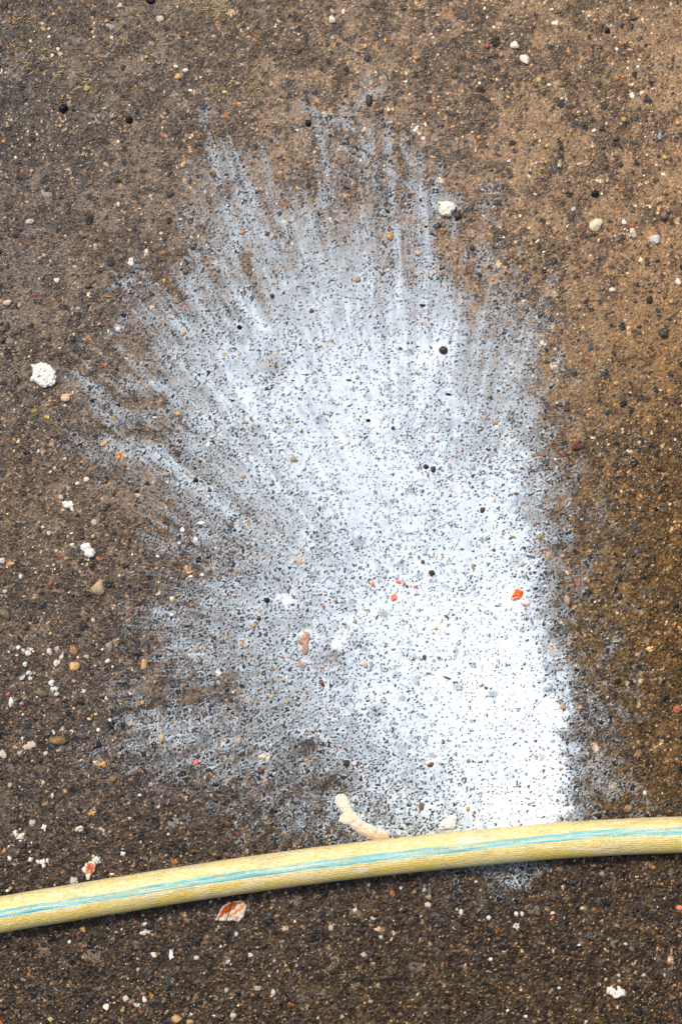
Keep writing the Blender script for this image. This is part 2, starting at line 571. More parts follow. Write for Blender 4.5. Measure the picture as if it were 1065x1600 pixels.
# large dark aggregate that can be told apart in the worn surface: x y w h turn shade(0 slate .. 1 tan)
AGG = [(75,299,22,18,0,.8),(21,294,18,14,0,.6),(42,306,16,14,0,.6),(287,67,20,16,0,.0),(302,145,16,24,0,.0),(250,30,16,14,0,.75),(67,185,24,20,0,.0),
 (421,33,14,10,20,.0),(436,15,20,14,0,.1),(452,38,16,14,0,.6),(526,88,18,32,5,.45),(640,60,18,14,0,.05),(660,100,16,16,0,.0),(818,50,24,20,0,.1),(723,25,26,16,0,.1),
 (805,32,26,16,0,.1),(958,147,20,22,20,.05),(917,97,14,10,0,.0),(899,194,28,13,5,.0),(870,218,16,7,0,.0),(907,190,12,12,0,.2),(819,257,19,19,0,.1),
 (813,305,17,14,0,.0),(846,313,14,11,0,.1),(1018,98,28,24,0,.7),(991,153,18,16,30,.8),(1048,57,20,14,0,.2),(1019,272,18,12,0,.0),(940,225,18,10,0,.05),
 (930,471,26,14,0,.0),(855,470,24,14,0,.0),(894,530,13,20,0,.05),(853,410,14,16,20,.0),(885,545,10,18,0,.0),(922,542,11,16,0,.0),(776,328,20,10,0,.1),
 (110,105,8,8,0,.2),(118,587,12,18,40,.0),(120,545,14,18,0,.1),(83,353,22,8,35,.05),(150,355,22,14,0,.05),(228,676,26,22,0,.3),(197,678,26,18,0,.15),
 (340,468,22,20,-40,.2),(312,450,14,16,0,.1),(307,490,20,20,0,.15),(248,442,22,20,0,.15),(203,630,42,13,10,.5),(325,455,12,12,0,.0),(365,490,20,24,0,.3),
 (185,480,20,18,0,.2),(170,538,22,18,0,.05),(180,535,14,10,0,.0),(150,580,24,18,0,.1),(425,575,30,26,30,.55),(380,530,14,24,20,.2),(428,448,20,14,0,.15),
 (533,438,18,14,0,.1),(484,463,14,12,0,.3),(640,550,18,10,40,.1),(654,487,14,20,0,.3),(662,457,20,12,0,.1),(720,520,18,12,0,.3),(707,660,26,22,0,.1),
 (712,690,24,18,0,.2),(698,615,22,12,0,.1),(432,730,24,16,0,.2),(400,670,34,16,0,.2),(360,675,12,12,0,.05),(383,697,16,10,0,.2),(475,742,16,18,0,.2),
 (523,1024,28,22,0,.05),(505,987,22,16,0,.2),(545,950,34,28,0,.15),(478,978,26,14,25,.1),(440,830,16,12,0,.1),(505,835,24,18,0,.1),(505,865,30,22,0,.1),
 (560,850,30,26,0,.2),(598,860,16,10,0,.1),(627,882,18,16,0,.1),(640,1005,8,14,10,.0),(445,920,22,20,0,.2),(370,1060,44,30,0,.25),(345,1070,30,24,0,.35),
 (480,1164,28,18,0,.0),(590,1110,34,26,0,.15),(600,960,20,14,0,.1),(610,958,18,12,0,.1),(712,1018,12,16,0,.0),(715,1075,20,16,20,.1),(620,1055,20,14,0,.1),
 (796,1213,14,20,0,.0),(735,848,12,20,0,.1),(800,835,12,12,0,.1),(805,880,26,24,0,.2),(855,880,12,18,0,.1),(860,1044,26,20,0,.0),(858,1078,24,12,0,.0),
 (770,1085,18,14,0,.1),(710,1118,20,14,0,.1),(793,1130,20,12,0,.2),(200,985,22,12,20,.3),(245,985,20,16,0,.0),(233,975,16,14,0,.1),(118,865,26,20,0,.0),
 (65,880,20,12,0,.0),(205,923,16,14,0,.0),(318,857,16,14,0,.0),(360,865,16,12,0,.1),(395,930,18,10,0,.3),(265,1055,18,16,0,.0),(252,1085,20,20,0,.2),
 (230,1125,24,16,0,.05),(318,1115,20,16,0,.05),(160,1130,28,18,0,.1),(50,1145,22,16,0,.0),(270,1030,24,14,0,.2),(300,1090,40,34,0,.4),(60,1235,18,14,0,.0),
 (75,1215,24,18,0,.0),(233,1294,12,12,0,.0),(130,1245,16,12,0,.0),(100,1260,16,14,0,.1),(180,1228,14,10,0,.0),(305,1290,16,12,0,.0),(145,1492,30,20,0,.55),
 (68,1488,24,14,0,.5),(138,1495,22,12,0,.6),(90,1546,18,14,0,.0),(24,1525,14,12,0,.0),(16,1330,18,14,0,.0),(270,1398,12,10,0,.0),(680,1432,24,14,0,.0),
 (745,1495,14,14,0,.0),(685,1470,22,16,0,.0),(920,1462,18,16,0,.0),(930,1462,26,14,0,.0),(990,1475,18,9,0,.0),(960,1475,18,12,0,.5),(650,1510,26,16,0,.4),
 (520,1500,22,14,0,.4),(460,1520,18,12,0,.3),(755,1410,16,14,0,.0),(855,1385,14,12,0,.0),(1048,1365,16,14,0,.2),(1040,1520,30,12,0,.1),(470,1560,20,14,0,.3),
 (1009,760,22,12,0,.0),(853,730,20,12,0,.0),(1054,697,12,16,0,.0),(915,680,14,12,0,.1),(838,672,12,10,0,.1),(910,790,20,14,0,.1),(990,820,20,14,0,.1),
 (868,832,20,14,0,.05),(880,870,24,14,0,.05),(856,895,14,16,0,.0),(880,985,26,14,0,.05),(815,985,14,12,0,.1),(960,1150,24,12,0,.1),(1000,1120,16,24,0,.2)]
for i in range(600):
    if len(AGG) >= 300: break
    x = rng.uniform(8, 1057); y = rng.uniform(8, 1592)
    if any((x - a[0]) ** 2 + (y - a[1]) ** 2 < (22 + .4 * a[2]) ** 2 for a in AGG): continue
    s = rng.uniform(11, 24)
    AGG.append((x, y, s, s * rng.uniform(.5, .95), rng.uniform(-90, 90), float(rng.choice([0, .05, .1, .15, .3, .5, .7], p=[.25, .2, .15, .12, .13, .1, .05]))))
AGG = AGG[:300]
NSH = 14
ASH = [1 + 0.13 * np.interp(np.arange(0, 361), np.linspace(0, 360, 10), np.r_[(q := rng.uniform(-1, 1, 9)), q[0]]) for _ in range(NSH)]   # outline radius by degree

# ------------------------------------------------------------------ relief and colour of the worn surface
PAL = np.array([(.030,.034,.042),(.042,.046,.054),(.058,.060,.064),(.080,.078,.074),(.105,.096,.084),(.14,.122,.100),(.185,.155,.120),(.23,.185,.13),
                (.32,.27,.21),(.50,.47,.42),(.30,.16,.06),(.20,.09,.04),(.36,.25,.08),(.012,.012,.013),(.016,.015,.015),(.26,.21,.17)], np.float32)
PCUM = np.cumsum([.10,.12,.13,.14,.13,.11,.08,.04,.022,.010,.010,.010,.006,.035,.035,.020]); PCUM /= PCUM[-1]
def relief(x, y):
    """x, y in mm. unscaled relief, layer, ids, speck mask, and the relief without specks"""
    w1 = vnoise(x, y, 2.6, 91) - .5; w2 = vnoise(x, y, 1.3, 93) - .5; w3 = vnoise(x, y, 2.6, 92) - .5; w4 = vnoise(x, y, 1.3, 94) - .5
    wx = x + 1.5 * w1 + 1.2 * w2; wy = y + 1.5 * w3 + 1.2 * w4
    base = 0.30 * fbm(x, y, 9.0, 11, 4, .55) + 0.16 * fbm(x, y, 45.0, 21, 2)
    fine = vnoise(x, y, .95, 97) - .5
    H = base.copy()
    mat = np.full(x.shape, -1, np.int64); lay = np.zeros(x.shape, np.int8)
    for q, (cell, seed, pres, r0, r1, a0, a1, asp) in enumerate(((10.5, 4, .22, 1.8, 4.2, .12, .26, .5), (5.6, 1, .46, 1.2, 3.0, .09, .25, .5), (3.2, 2, .66, .7, 1.7, .05, .20, .45), (1.8, 3, .60, .45, .95, .03, .20, .45))):
        g, gid = grains(wx, wy, cell, seed, pres, r0, r1, a0, a1, asp)
        t = base + g + (.24, .17, .09, .03)[q] * fine
        m = (g > 0.0) & (t > H)
        H = np.where(m, t, H); mat = np.where(m, gid, mat); lay = np.where(m, q + 1, lay)
    HS = H.copy()
    g, gid = grains(x, y, 1.7, 5, .44, .22, .48, .22, .60, .32, 3.5)
    t = base + g + .10 - .35 * (fbm(x, y, 11.0, 191, 3) - .5) * (g > 0); sm = (g > 0.02) & (t > H)
    H = np.where(sm, t, H)
    return H.astype(np.float32), mat, sm, gid, HS.astype(np.float32), lay
LP = {1: (.20,.26,.20,.12,.08,.05,.03,.02,.01,.0,.005,.005,.0,.01,.01,.01),
      2: (.14,.18,.16,.13,.12,.09,.06,.04,.02,.008,.008,.008,.004,.012,.012,.012),
      3: (.10,.11,.12,.13,.13,.12,.09,.06,.04,.014,.014,.010,.010,.02,.02,.02),
      4: (.06,.06,.09,.12,.13,.13,.12,.09,.07,.05,.035,.010,.015,.03,.03,.02)}  # finest layer: extra pale and golden grains paint wet glints into the colour
def colour(x, y, px, py, H, mat, sm, gid, silt_d, lay):
    tone = gridmap(GX, GY, TONE, px, py).astype(np.float32)
    n1 = fbm(x, y, 5.0, 41, 4, .65)[..., None]; n2 = fbm(x, y, 60.0, 51, 3)[..., None]; n3 = vnoise(x, y, .9, 61)[..., None]
    c = tone * (.06 + .80 * n1) * (.45 + 1.0 * n3)  # binder between the grains, darkened so crevice shade is in its colour
    hm = mat & 0xFFFFFFFF
    lum = tone.mean(-1, keepdims=True)
    warmth = (tone / lum) ** .35
    for q in (1, 2, 3, 4):
        cum = np.cumsum(LP[q]); cum /= cum[-1]
        k = np.searchsorted(cum, h01(hm, 11)).clip(0, 15)
        gc = PAL[k] ** 1.36 * 1.55 * (.32 + 1.45 * h01(hm, 12))[..., None] * (.55 + 2.6 * lum) * (.45 + 1.1 * n3) * warmth
        f = (.03, .08, .12, .16)[q - 1]
        gc = gc * (1 - f) + tone * f * (.5 + .7 * n1)
        c = np.where((lay == q)[..., None], gc, c)
    c = c * (.55 + .9 * fbm(x, y, 7.5, 195, 3, .6))[..., None]
    sc_ = np.array([(.006,.007,.009)], np.float32) * (.5 + 1.6 * h01(gid, 21))[..., None]
    warm = (h01(gid, 22) < .14)[..., None]
    sc_ = np.where(warm, np.array([(.09,.05,.025)], np.float32) * (.6 + .9 * h01(gid, 23))[..., None], sc_)
    pale = (h01(gid, 24) < .05)[..., None]
    sc_ = np.where(pale, np.array([(.70,.64,.54)], np.float32), sc_)
    c = np.where(sm[..., None], sc_, c)
    sf = np.clip(silt_d / .06, 0, 1)[..., None]
    silt = tone * (.62 + .62 * n1) * (.62 + .62 * n3) * (.85 + .3 * n2)
    c = c * (1 - sf) + silt * sf
    return np.concatenate([c, sf], -1)
def field(xm, ym):
    """metres -> height (mm), colour, and helpers"""
    x = (xm * 1000).astype(np.float64); y = (ym * 1000).astype(np.float64)
    px = 532.5 + xm / S; py = 800 - ym / S
    H, mat, sm, gid, HS, lay = relief(x, y)
    A = gridmap(GX, GY, ROUGH, px, py).astype(np.float32) * 2.0
    s = gridmap(GX, GY, SILT, px, py) - .05 * (px < 400) + .55 * (fbm(x, y, 26.0, 71, 4, .6) - .5)
    sl = np.interp(s, QP, QV).astype(np.float32)
    sd_ = sl - H
    H2 = np.maximum(H, sl + .03 * (vnoise(x, y, 1.2, 73) - .5))
    C = colour(x, y, px, py, H, mat, sm & (sd_ < 0), gid, sd_, lay)
    return x, y, px, py, H2, A, C, np.maximum(HS, sl)
_q = rng.uniform(-300, 300, (2, 60000))
_h = relief(_q[0], _q[1])[0]
QP = np.linspace(0, 1, 101); QV = np.quantile(_h, QP)
# ---------------- inner sheet
ST = 0.00068
x0, x1 = -0.262, 0.262; y0, y1 = -0.380, 0.380
nx = int(round((x1 - x0) / ST)) + 1; ny = int(round((y1 - y0) / ST)) + 1
xs = np.linspace(x0, x1, nx); ys = np.linspace(y0, y1, ny)
XX, YY = np.meshgrid(xs, ys)
jx = (rng.random(XX.shape) - .5) * ST * .5; jy = (rng.random(XX.shape) - .5) * ST * .5
jx[:, [0, -1]] = 0; jy[[0, -1], :] = 0
XX = XX + jx; YY = YY + jy
gx, gy, PXX, PYY, HH, AA, CC, HSS = field(XX, YY)
ZG = HH * AA / 1000.0                      # ground height in metres

# ---------------- embedded aggregate: analytic tops so the paint can lie on them
HT = ZG.copy(); ONAGG = np.zeros(ZG.shape, np.float32)
agg_place = []
for i, (ax, ay, aw, ah, ar, sh) in enumerate(AGG):
    wx_, wy_ = PX(ax, ay); a = aw * S / 2; b = ah * S / 2; r = math.radians(ar); shp = i % NSH
    ix = int(round((wx_ - x0) / ST)); iy = int(round((wy_ - y0) / ST)); k = int(max(a, b) * 1.3 / ST) + 2
    i0, i1, j0, j1 = max(ix - k, 0), min(ix + k, nx), max(iy - k, 0), min(iy + k, ny)
    if i0 >= i1 or j0 >= j1: continue
    sx = XX[j0:j1, i0:i1] - wx_; sy = YY[j0:j1, i0:i1] - wy_
    u = (sx * math.cos(r) + sy * math.sin(r)) / a; v = (-sx * math.sin(r) + sy * math.cos(r)) / b
    d = np.sqrt(u * u + v * v) / np.interp(np.degrees(np.arctan2(v, u)) % 360, np.arange(361), ASH[shp])
    loc = ZG[j0:j1, i0:i1]; inside = d < 1
    if inside.sum() < 3: continue
    top = float(np.quantile(loc[inside], .70))
    agg_place.append((wx_, wy_, a, b, r, shp, sh, top))
    ONAGG[j0:j1, i0:i1] = np.where(inside, np.maximum(ONAGG[j0:j1, i0:i1], (.3 + .7 * rng.random()) * np.clip((1 - d) * 3, 0, 1)), ONAGG[j0:j1, i0:i1])
    HT[j0:j1, i0:i1] = np.where(inside, np.maximum(loc, top - .00012 * d * d), loc)

# ---------------- paint level
def paint_cover(px, py, x, y):
    inn = np.clip(np.minimum((820 - px) / 120, (1250 - py) / 100), .12, 1)
    c = gridmap(CX, CY, COV, px + 95 * inn * (fbm(x, y, 26, 131, 4) - .5), py + 95 * inn * (fbm(x, y, 26, 132, 4) - .5)).astype(np.float32)
    ox, oy = 655.0, 1030.0
    rr = np.hypot(px - ox, py - oy) + 30; th = np.arctan2(py - oy, px - ox)
    st = fbm(th * 300, np.log(rr) * 26, 9.0, 101, 4, .7) - .5
    st2 = fbm(th * 300, np.log(rr) * 20, 3.5, 111, 3, .7) - .5
    bl = fbm(x, y, 13.0, 121, 4, .6) - .5
    bl2 = fbm(x, y, 5.0, 125, 3, .6) - .5
    far = np.clip((rr - 120) / 300, 0, 1)
    c = np.interp(c, [0, .2, .4, .6, .75, .9, 1], [0, .14, .37, .63, .80, .91, .965]).astype(np.float32)
    mid = np.clip(c * 5, 0, 1) * np.clip((1.02 - c) * 2.2, .12, 1)
    c = c + mid * (far * (.38 * st + .36 * st2) + .26 * bl + .30 * bl2)
    rd = (1 - np.abs(2 * vnoise(th * 300 + 3 * bl2, np.log(rr) * 14, 2.6, 171) - 1)) ** 3
    rg = vnoise(th * 300, np.log(rr) * 22, 6.0, 172)
    c = c + np.clip(c * 3.5, 0, 1) * np.clip(1.1 - c, .1, 1) * far * (.52 * rd * rg - .08)
    for wd, am, pts in STREAKS:
        d = np.full(px.shape, 1e9, np.float32)
        bx0 = min(p[0] for p in pts) - 4 * wd; bx1 = max(p[0] for p in pts) + 4 * wd
        by0 = min(p[1] for p in pts) - 4 * wd; by1 = max(p[1] for p in pts) + 4 * wd
        m = (px > bx0) & (px < bx1) & (py > by0) & (py < by1)
        if not m.any(): continue
        qx = px[m] + 14 * (fbm(x[m], y[m], 6, 141, 3) - .5); qy = py[m] + 14 * (fbm(x[m], y[m], 6, 142, 3) - .5); dm = np.full(qx.shape, 1e9)
        for (p0, p1) in zip(pts[:-1], pts[1:]):
            ex, ey = p1[0] - p0[0], p1[1] - p0[1]
            t = np.clip(((qx - p0[0]) * ex + (qy - p0[1]) * ey) / (ex * ex + ey * ey), 0, 1)
            dm = np.minimum(dm, np.hypot(qx - p0[0] - t * ex, qy - p0[1] - t * ey))
        c[m] += am * .95 * np.exp(-(dm / wd) ** 2) * np.clip(1.05 - c[m], .1, 1)
    for gx_, gy_, rx, ry, am in GAPS:
        m = (np.abs(px - gx_) < 2.5 * rx) & (np.abs(py - gy_) < 2.5 * ry)
        if m.any():
            q = ((px[m] - gx_ + 8 * (bl2[m])) / rx) ** 2 + ((py[m] - gy_ + 8 * bl[m]) / ry) ** 2
            c[m] -= am * np.exp(-q)
    for t in CATL:
        if t[2] < 7 or t[0] > 850: continue
        r = max(t[2], t[3]) * .5
        m = (np.abs(px - t[0]) < 3 * r + 6) & (np.abs(py - t[1]) < 3 * r + 6)
        if m.any():
            dd = np.hypot(px[m] - t[0], py[m] - t[1])
            c[m] += np.clip(c[m] * 3, 0, 1) * .07 * np.exp(-((dd - r) / (r * .4 + 2)) ** 2)
    for bx, by, br, am in ((697,326,24,.3),(808,933,24,.12),(887,938,14,.62),(562,1280,12,.3),(540,1255,14,.3),(595,1298,12,.3),(476,1005,20,.2),(448,937,13,.3),(527,1008,10,.3),(692,547,12,.1),(800,1370,18,.12),(938,1010,13,.4),(890,828,9,.35),(948,1085,9,.25)):
        dd = np.hypot(px - bx + 9 * bl2, py - by + 9 * bl2)
        c += am * np.exp(-(dd / br) ** 2)
    # crisp right border of the spill
    xe = np.interp(py, [430, 600, 750, 850, 930, 1000, 1060, 1120, 1200, 1290], [835, 838, 832, 836, 842, 855, 870, 882, 888, 896]) + 34 * bl + 30 * bl2 + 2
    w_ = np.interp(py, [400, 700, 1000, 1150, 1300], [40, 30, 24, 12, 8])
    e = 1 / (1 + np.exp(np.clip((px - xe) / w_ * 2, -20, 20)))
    co = np.interp(px - xe, [-10, 25, 70, 120, 170], [.34, .24, .12, .04, 0]) * np.interp(py, [430, 700, 800, 1290], [.5, .8, 1.1, 1.1]) + np.where(px - xe < 150, .8 * bl + .5 * bl2 + .3 * (st + st2) * .6, 0) * .5
    wl = np.clip((py - 400) / 60, 0, 1) * np.clip((1315 - py) / 20, 0, 1)
    c = c * (1 - wl) + (c * e + np.where(px > xe - 60, co, 0) * (1 - e)) * wl
    return np.minimum(c, .975)
COVF = paint_cover(PXX, PYY, gx, gy)
def blur(a, n=1):
    for _ in range(n):
        b = a.copy(); b[1:-1] = .25 * a[:-2] + .5 * a[1:-1] + .25 * a[2:]; a = b.copy(); a[:, 1:-1] = .25 * b[:, :-2] + .5 * b[:, 1:-1] + .25 * b[:, 2:]
    return a
HN = HT / AA * 1000.0
LOW = blur(HN, 14); LOW = .62 * LOW + .38 * LOW.mean()
QHT = np.quantile((HN - LOW).ravel()[::7], QP)
LV = LOW + np.interp(COVF, QP, QHT)
LV = np.where(COVF < .02, QHT[0] - 1.0 + COVF * 10, LV) + .02 * (COVF > .5)
HSM = np.maximum(blur(HSS * AA / 1000.0, 2), np.where(HT > ZG, HT, 0) * 1.0)      # what the milky coat follows
cc_ = np.clip(COVF, 0, 1)
COAT = np.interp(cc_ + .10 * (fbm(gx, gy, 7.0, 151, 4, .6) - .5), [0, .05, .12, .25, .4, .6, .8, .95], [-.25, -.08, -.02, .012, .036, .066, .10, .145]).astype(np.float32)
LZ = np.maximum(LV * AA / 1000.0, HSM + COAT * .001)
thin = HT + .001 * (.03 + .09 * fbm(gx, gy, 3.0, 181, 3))          # paint drains off the tops of the set stones
LZ = np.where(LZ > thin, thin * ONAGG + LZ * (1 - ONAGG), LZ)
DEP = (LZ - HT) * 1000.0                   # film depth in mm
CONC = np.interp(COVF + .12 * (fbm(gx, gy, 22.0, 161, 3) - .5), [0, .12, .3, .5, .7, .9], [.28, .45, .80, 1.05, 1.2, 1.3])   # paint mixed with water towards the fringe

# ------------------------------------------------------------------ materials
def new_mat(name):
    m = bpy.data.materials.new(name); m.use_nodes = True
    n = m.node_tree.nodes; l = m.node_tree.links
    return m, n, l, n['Principled BSDF']
def N(n, t, **kw):
    o = n.new(t)
    for k, v in kw.items():
        if k in o.inputs: o.inputs[k].default_value = v
        else: setattr(o, k, v)
    return o
def math_(n, l, op, a, b=None, c=None):
    o = n.new('ShaderNodeMath'); o.operation = op
    for i, v in enumerate((a, b, c)):
        if v is None: continue
        if isinstance(v, (int, float)): o.inputs[i].default_value = v
        else: l.new(v, o.inputs[i])
    return o.outputs[0]
def mixc(n, l, f, a, b, mode='MIX'):
    o = n.new('ShaderNodeMix'); o.data_type = 'RGBA'; o.blend_type = mode
    for s, v in ((o.inputs[0], f), (o.inputs[6], a), (o.inputs[7], b)):
        if isinstance(v, (int, float)): s.default_value = v
        elif isinstance(v, tuple): s.default_value = (*v, 1) if len(v) == 3 else v
        else: l.new(v, s)
    return o.outputs[2]
def ramp(n, l, fac, stops):
    o = n.new('ShaderNodeValToRGB'); e = o.color_ramp.elements
    while len(e) > len(stops): e.remove(e[-1])
    while len(e) < len(stops): e.new(.5)
    for k, (p, c) in zip(e, stops): k.position = p; k.color = (*c, 1) if len(c) == 3 else c
    l.new(fac, o.inputs[0]); return o.outputs[0]

def ground_material():
    m, n, l, b = new_mat('worn_wet_asphalt')
    at = N(n, 'ShaderNodeAttribute', attribute_name='tint'); tc = N(n, 'ShaderNodeTexCoord')
    v = N(n, 'ShaderNodeTexVoronoi', Scale=950.0); l.new(tc.outputs['Object'], v.inputs['Vector'])
    v2 = N(n, 'ShaderNodeTexVoronoi', Scale=420.0); l.new(tc.outputs['Object'], v2.inputs['Vector'])
    no = N(n, 'ShaderNodeTexNoise', Scale=1500.0, Detail=3.0); l.new(tc.outputs['Object'], no.inputs['Vector'])
    bw = N(n, 'ShaderNodeRGBToBW'); l.new(v.outputs['Color'], bw.inputs[0])
    bw2 = N(n, 'ShaderNodeRGBToBW'); l.new(v2.outputs['Color'], bw2.inputs[0])
    g = ramp(n, l, bw.outputs[0], [(.15, (.45, .46, .50)), (.5, (1, 1, 1)), (.80, (1.30, 1.24, 1.15)), (.90, (2.6, 2.4, 2.1))])
    g2 = ramp(n, l, bw2.outputs[0], [(.1, (.75, .77, .80)), (.55, (1, 1, 1)), (.85, (1.15, 1.12, 1.08))])
    rawf = math_(n, l, 'MULTIPLY_ADD', math_(n, l, 'MINIMUM', at.outputs['Alpha'], 1.0), -.50, 1.0)
    c = mixc(n, l, rawf, at.outputs['Color'], g, 'MULTIPLY'); c = mixc(n, l, math_(n, l, 'MULTIPLY', rawf, .7), c, g2, 'MULTIPLY')
    outer = math_(n, l, 'GREATER_THAN', at.outputs['Alpha'], 1.5)
    oc = at.outputs['Color']
    for sc_o, mx_o in ((210.0, .35), (420.0, .9), (760.0, 1.0)):
        dn = N(n, 'ShaderNodeTexNoise', Scale=sc_o * 1.3, Detail=2.0); l.new(tc.outputs['Object'], dn.inputs['Vector'])
        va = N(n, 'ShaderNodeVectorMath', operation='MULTIPLY_ADD'); l.new(dn.outputs['Color'], va.inputs[0]); va.inputs[1].default_value = (.5 / sc_o,) * 3; l.new(tc.outputs['Object'], va.inputs[2])
        vv = N(n, 'ShaderNodeTexVoronoi', Scale=sc_o); l.new(va.outputs[0], vv.inputs['Vector'])
        bwo = N(n, 'ShaderNodeRGBToBW'); l.new(vv.outputs['Color'], bwo.inputs[0])
        oc = mixc(n, l, mx_o, oc, ramp(n, l, bwo.outputs[0], [(.2, (.42, .45, .50)), (.5, (.95, .95, .95)), (.72, (1.35, 1.28, 1.18)), (.85, (2.3, 2.1, 1.9))]), 'MULTIPLY')
    c = mixc(n, l, outer, c, oc)
    l.new(c, b.inputs['Base Color'])
    l.new(ramp(n, l, no.outputs[0], [(.3, (.13,) * 3), (.7, (.48,) * 3)]), b.inputs['Roughness'])
    b.inputs['IOR'].default_value = 1.29
    bp = N(n, 'ShaderNodeBump', Strength=.55, Distance=.0006); l.new(v.outputs['Distance'], bp.inputs['Height']); l.new(math_(n, l, 'MULTIPLY', rawf, .5), bp.inputs['Strength'])
    bp2 = N(n, 'ShaderNodeBump', Strength=.4, Distance=.0003); l.new(no.outputs[0], bp2.inputs['Height']); l.new(bp.outputs[0], bp2.inputs['Normal'])
    l.new(bp2.outputs[0], b.inputs['Normal'])
    return m
def paint_material():
    m, n, l, b = new_mat('white_paint_film')
    at = N(n, 'ShaderNodeAttribute', attribute_name='film'); tc = N(n, 'ShaderNodeTexCoord')
    no = N(n, 'ShaderNodeTexNoise', Scale=900.0, Detail=2.0); l.new(tc.outputs['Object'], no.inputs['Vector'])
    no2 = N(n, 'ShaderNodeTexNoise', Scale=120.0, Detail=3.0); l.new(tc.outputs['Object'], no2.inputs['Vector'])
    d = math_(n, l, 'ADD', at.outputs['Fac'], math_(n, l, 'MULTIPLY_ADD', no.outputs[0], .10, -.05))
    d = math_(n, l, 'MAXIMUM', d, 0.0)
    k = math_(n, l, 'MULTIPLY_ADD', no2.outputs[0], 5.0, 6.5)
    al = math_(n, l, 'SUBTRACT', 1.0, math_(n, l, 'EXPONENT', math_(n, l, 'MULTIPLY', d, math_(n, l, 'MULTIPLY', k, -1.0))))
    l.new(al, b.inputs['Alpha'])
    l.new(ramp(n, l, d, [(0, (.50, .61, .69)), (.18, (.61, .715, .785)), (.60, (.765, .81, .835))]), b.inputs['Base Color'])
    b.inputs['Roughness'].default_value = .28; b.inputs['IOR'].default_value = 1.33
    bp = N(n, 'ShaderNodeBump', Strength=.25, Distance=.0004); l.new(no2.outputs[0], bp.inputs['Height']); l.new(bp.outputs[0], b.inputs['Normal'])
    return m
def stone_material(name, c0, c1, rough=.4, sc=900, bump=.4, contrast=(.35, .65), spot=None):
    m, n, l, b = new_mat(name)
    tc = N(n, 'ShaderNodeTexCoord'); oi = N(n, 'ShaderNodeObjectInfo')
    mp = N(n, 'ShaderNodeVectorMath', operation='ADD')
    gm = N(n, 'ShaderNodeNewGeometry'); l.new(gm.outputs['Position'], mp.inputs[0])
    no = N(n, 'ShaderNodeTexNoise', Scale=float(sc), Detail=4.0, Roughness=.65); l.new(mp.outputs[0], no.inputs['Vector'])
    vo = N(n, 'ShaderNodeTexVoronoi', Scale=float(sc) * 1.3); l.new(mp.outputs[0], vo.inputs['Vector'])
    c = ramp(n, l, no.outputs[0], [(contrast[0], c0), (contrast[1], c1)])
    if spot:
        bw = N(n, 'ShaderNodeRGBToBW'); l.new(vo.outputs['Color'], bw.inputs[0])
        c = mixc(n, l, math_(n, l, 'GREATER_THAN', bw.outputs[0], .72), c, spot)
    hv = N(n, 'ShaderNodeHueSaturation', Saturation=.86); l.new(c, hv.inputs['Color'])
    l.new(math_(n, l, 'MULTIPLY_ADD', oi.outputs['Random'], .4, .8), hv.inputs['Value'])
    l.new(hv.outputs[0], b.inputs['Base Color']); b.inputs['Roughness'].default_value = rough; b.inputs['IOR'].default_value = 1.33
    bp = N(n, 'ShaderNodeBump', Strength=bump, Distance=.0005); l.new(no.outputs[0], bp.inputs['Height']); l.new(bp.outputs[0], b.inputs['Normal'])
    return m
def tint_material(name, rough=.5, bump=.5, sc=1100):
    m, n, l, b = new_mat(name)
    at = N(n, 'ShaderNodeAttribute', attribute_name='tint'); gm = N(n, 'ShaderNodeNewGeometry')
    no = N(n, 'ShaderNodeTexNoise', Scale=float(sc), Detail=4.0, Roughness=.7); l.new(gm.outputs['Position'], no.inputs['Vector'])
    g = ramp(n, l, no.outputs[0], [(.25, (.72, .70, .66)), (.55, (1, 1, 1)), (.8, (1.08, 1.07, 1.05))])
    b.inputs['IOR'].default_value = 1.3; l.new(mixc(n, l, 1.0, at.outputs['Color'], g, 'MULTIPLY'), b.inputs['Base Color'])
    b.inputs['Roughness'].default_value = rough
    bp = N(n, 'ShaderNodeBump', Strength=bump, Distance=.0006); l.new(no.outputs[0], bp.inputs['Height']); l.new(bp.outputs[0], b.inputs['Normal'])
    return m
COLS = {'white': ((.40,.36,.29),(.80,.76,.67)), 'cream': ((.56,.46,.32),(.80,.70,.54)), 'ivory': ((.55,.43,.22),(.84,.72,.47)), 'beige': ((.34,.27,.18),(.55,.45,.33)),
 'beigegrey': ((.24,.20,.15),(.36,.31,.24)), 'palegrey': ((.36,.35,.32),(.62,.60,.56)), 'grey': ((.16,.16,.15),(.42,.42,.40)), 'tan': ((.30,.20,.11),(.50,.35,.20)),
 'tanorange': ((.55,.30,.12),(.78,.52,.27)), 'peach': ((.42,.24,.14),(.62,.42,.28)), 'gold': ((.26,.14,.025),(.58,.36,.09)), 'goldbrown': ((.13,.075,.02),(.33,.19,.05)),
 'yellow': ((.40,.28,.04),(.70,.52,.12)), 'orange': ((.40,.16,.03),(.70,.34,.07)), 'orangered': ((.62,.06,.01),(.80,.16,.03)), 'rust': ((.18,.04,.012),(.42,.11,.03)),
 'darkred': ((.045,.012,.008),(.22,.05,.018)), 'brown': ((.07,.04,.02),(.20,.12,.06)), 'darkbrown': ((.018,.012,.008),(.085,.055,.032)), 'olive': ((.06,.048,.02),(.20,.16,.08)),
 'olivedark': ((.022,.020,.012),(.085,.075,.045)), 'black': ((.004,.004,.005),(.018,.018,.018)), 'slate': ((.025,.030,.038),(.075,.085,.095)), 'pink': ((.42,.26,.20),(.60,.44,.36)),
 'pinkhot': ((.60,.05,.16),(.75,.10,.25)), 'magenta': ((.32,.01,.05),(.50,.03,.10)), 'twig': ((.035,.02,.012),(.10,.055,.03)), 'twotone': ((.10,.06,.02),(.80,.72,.58))}
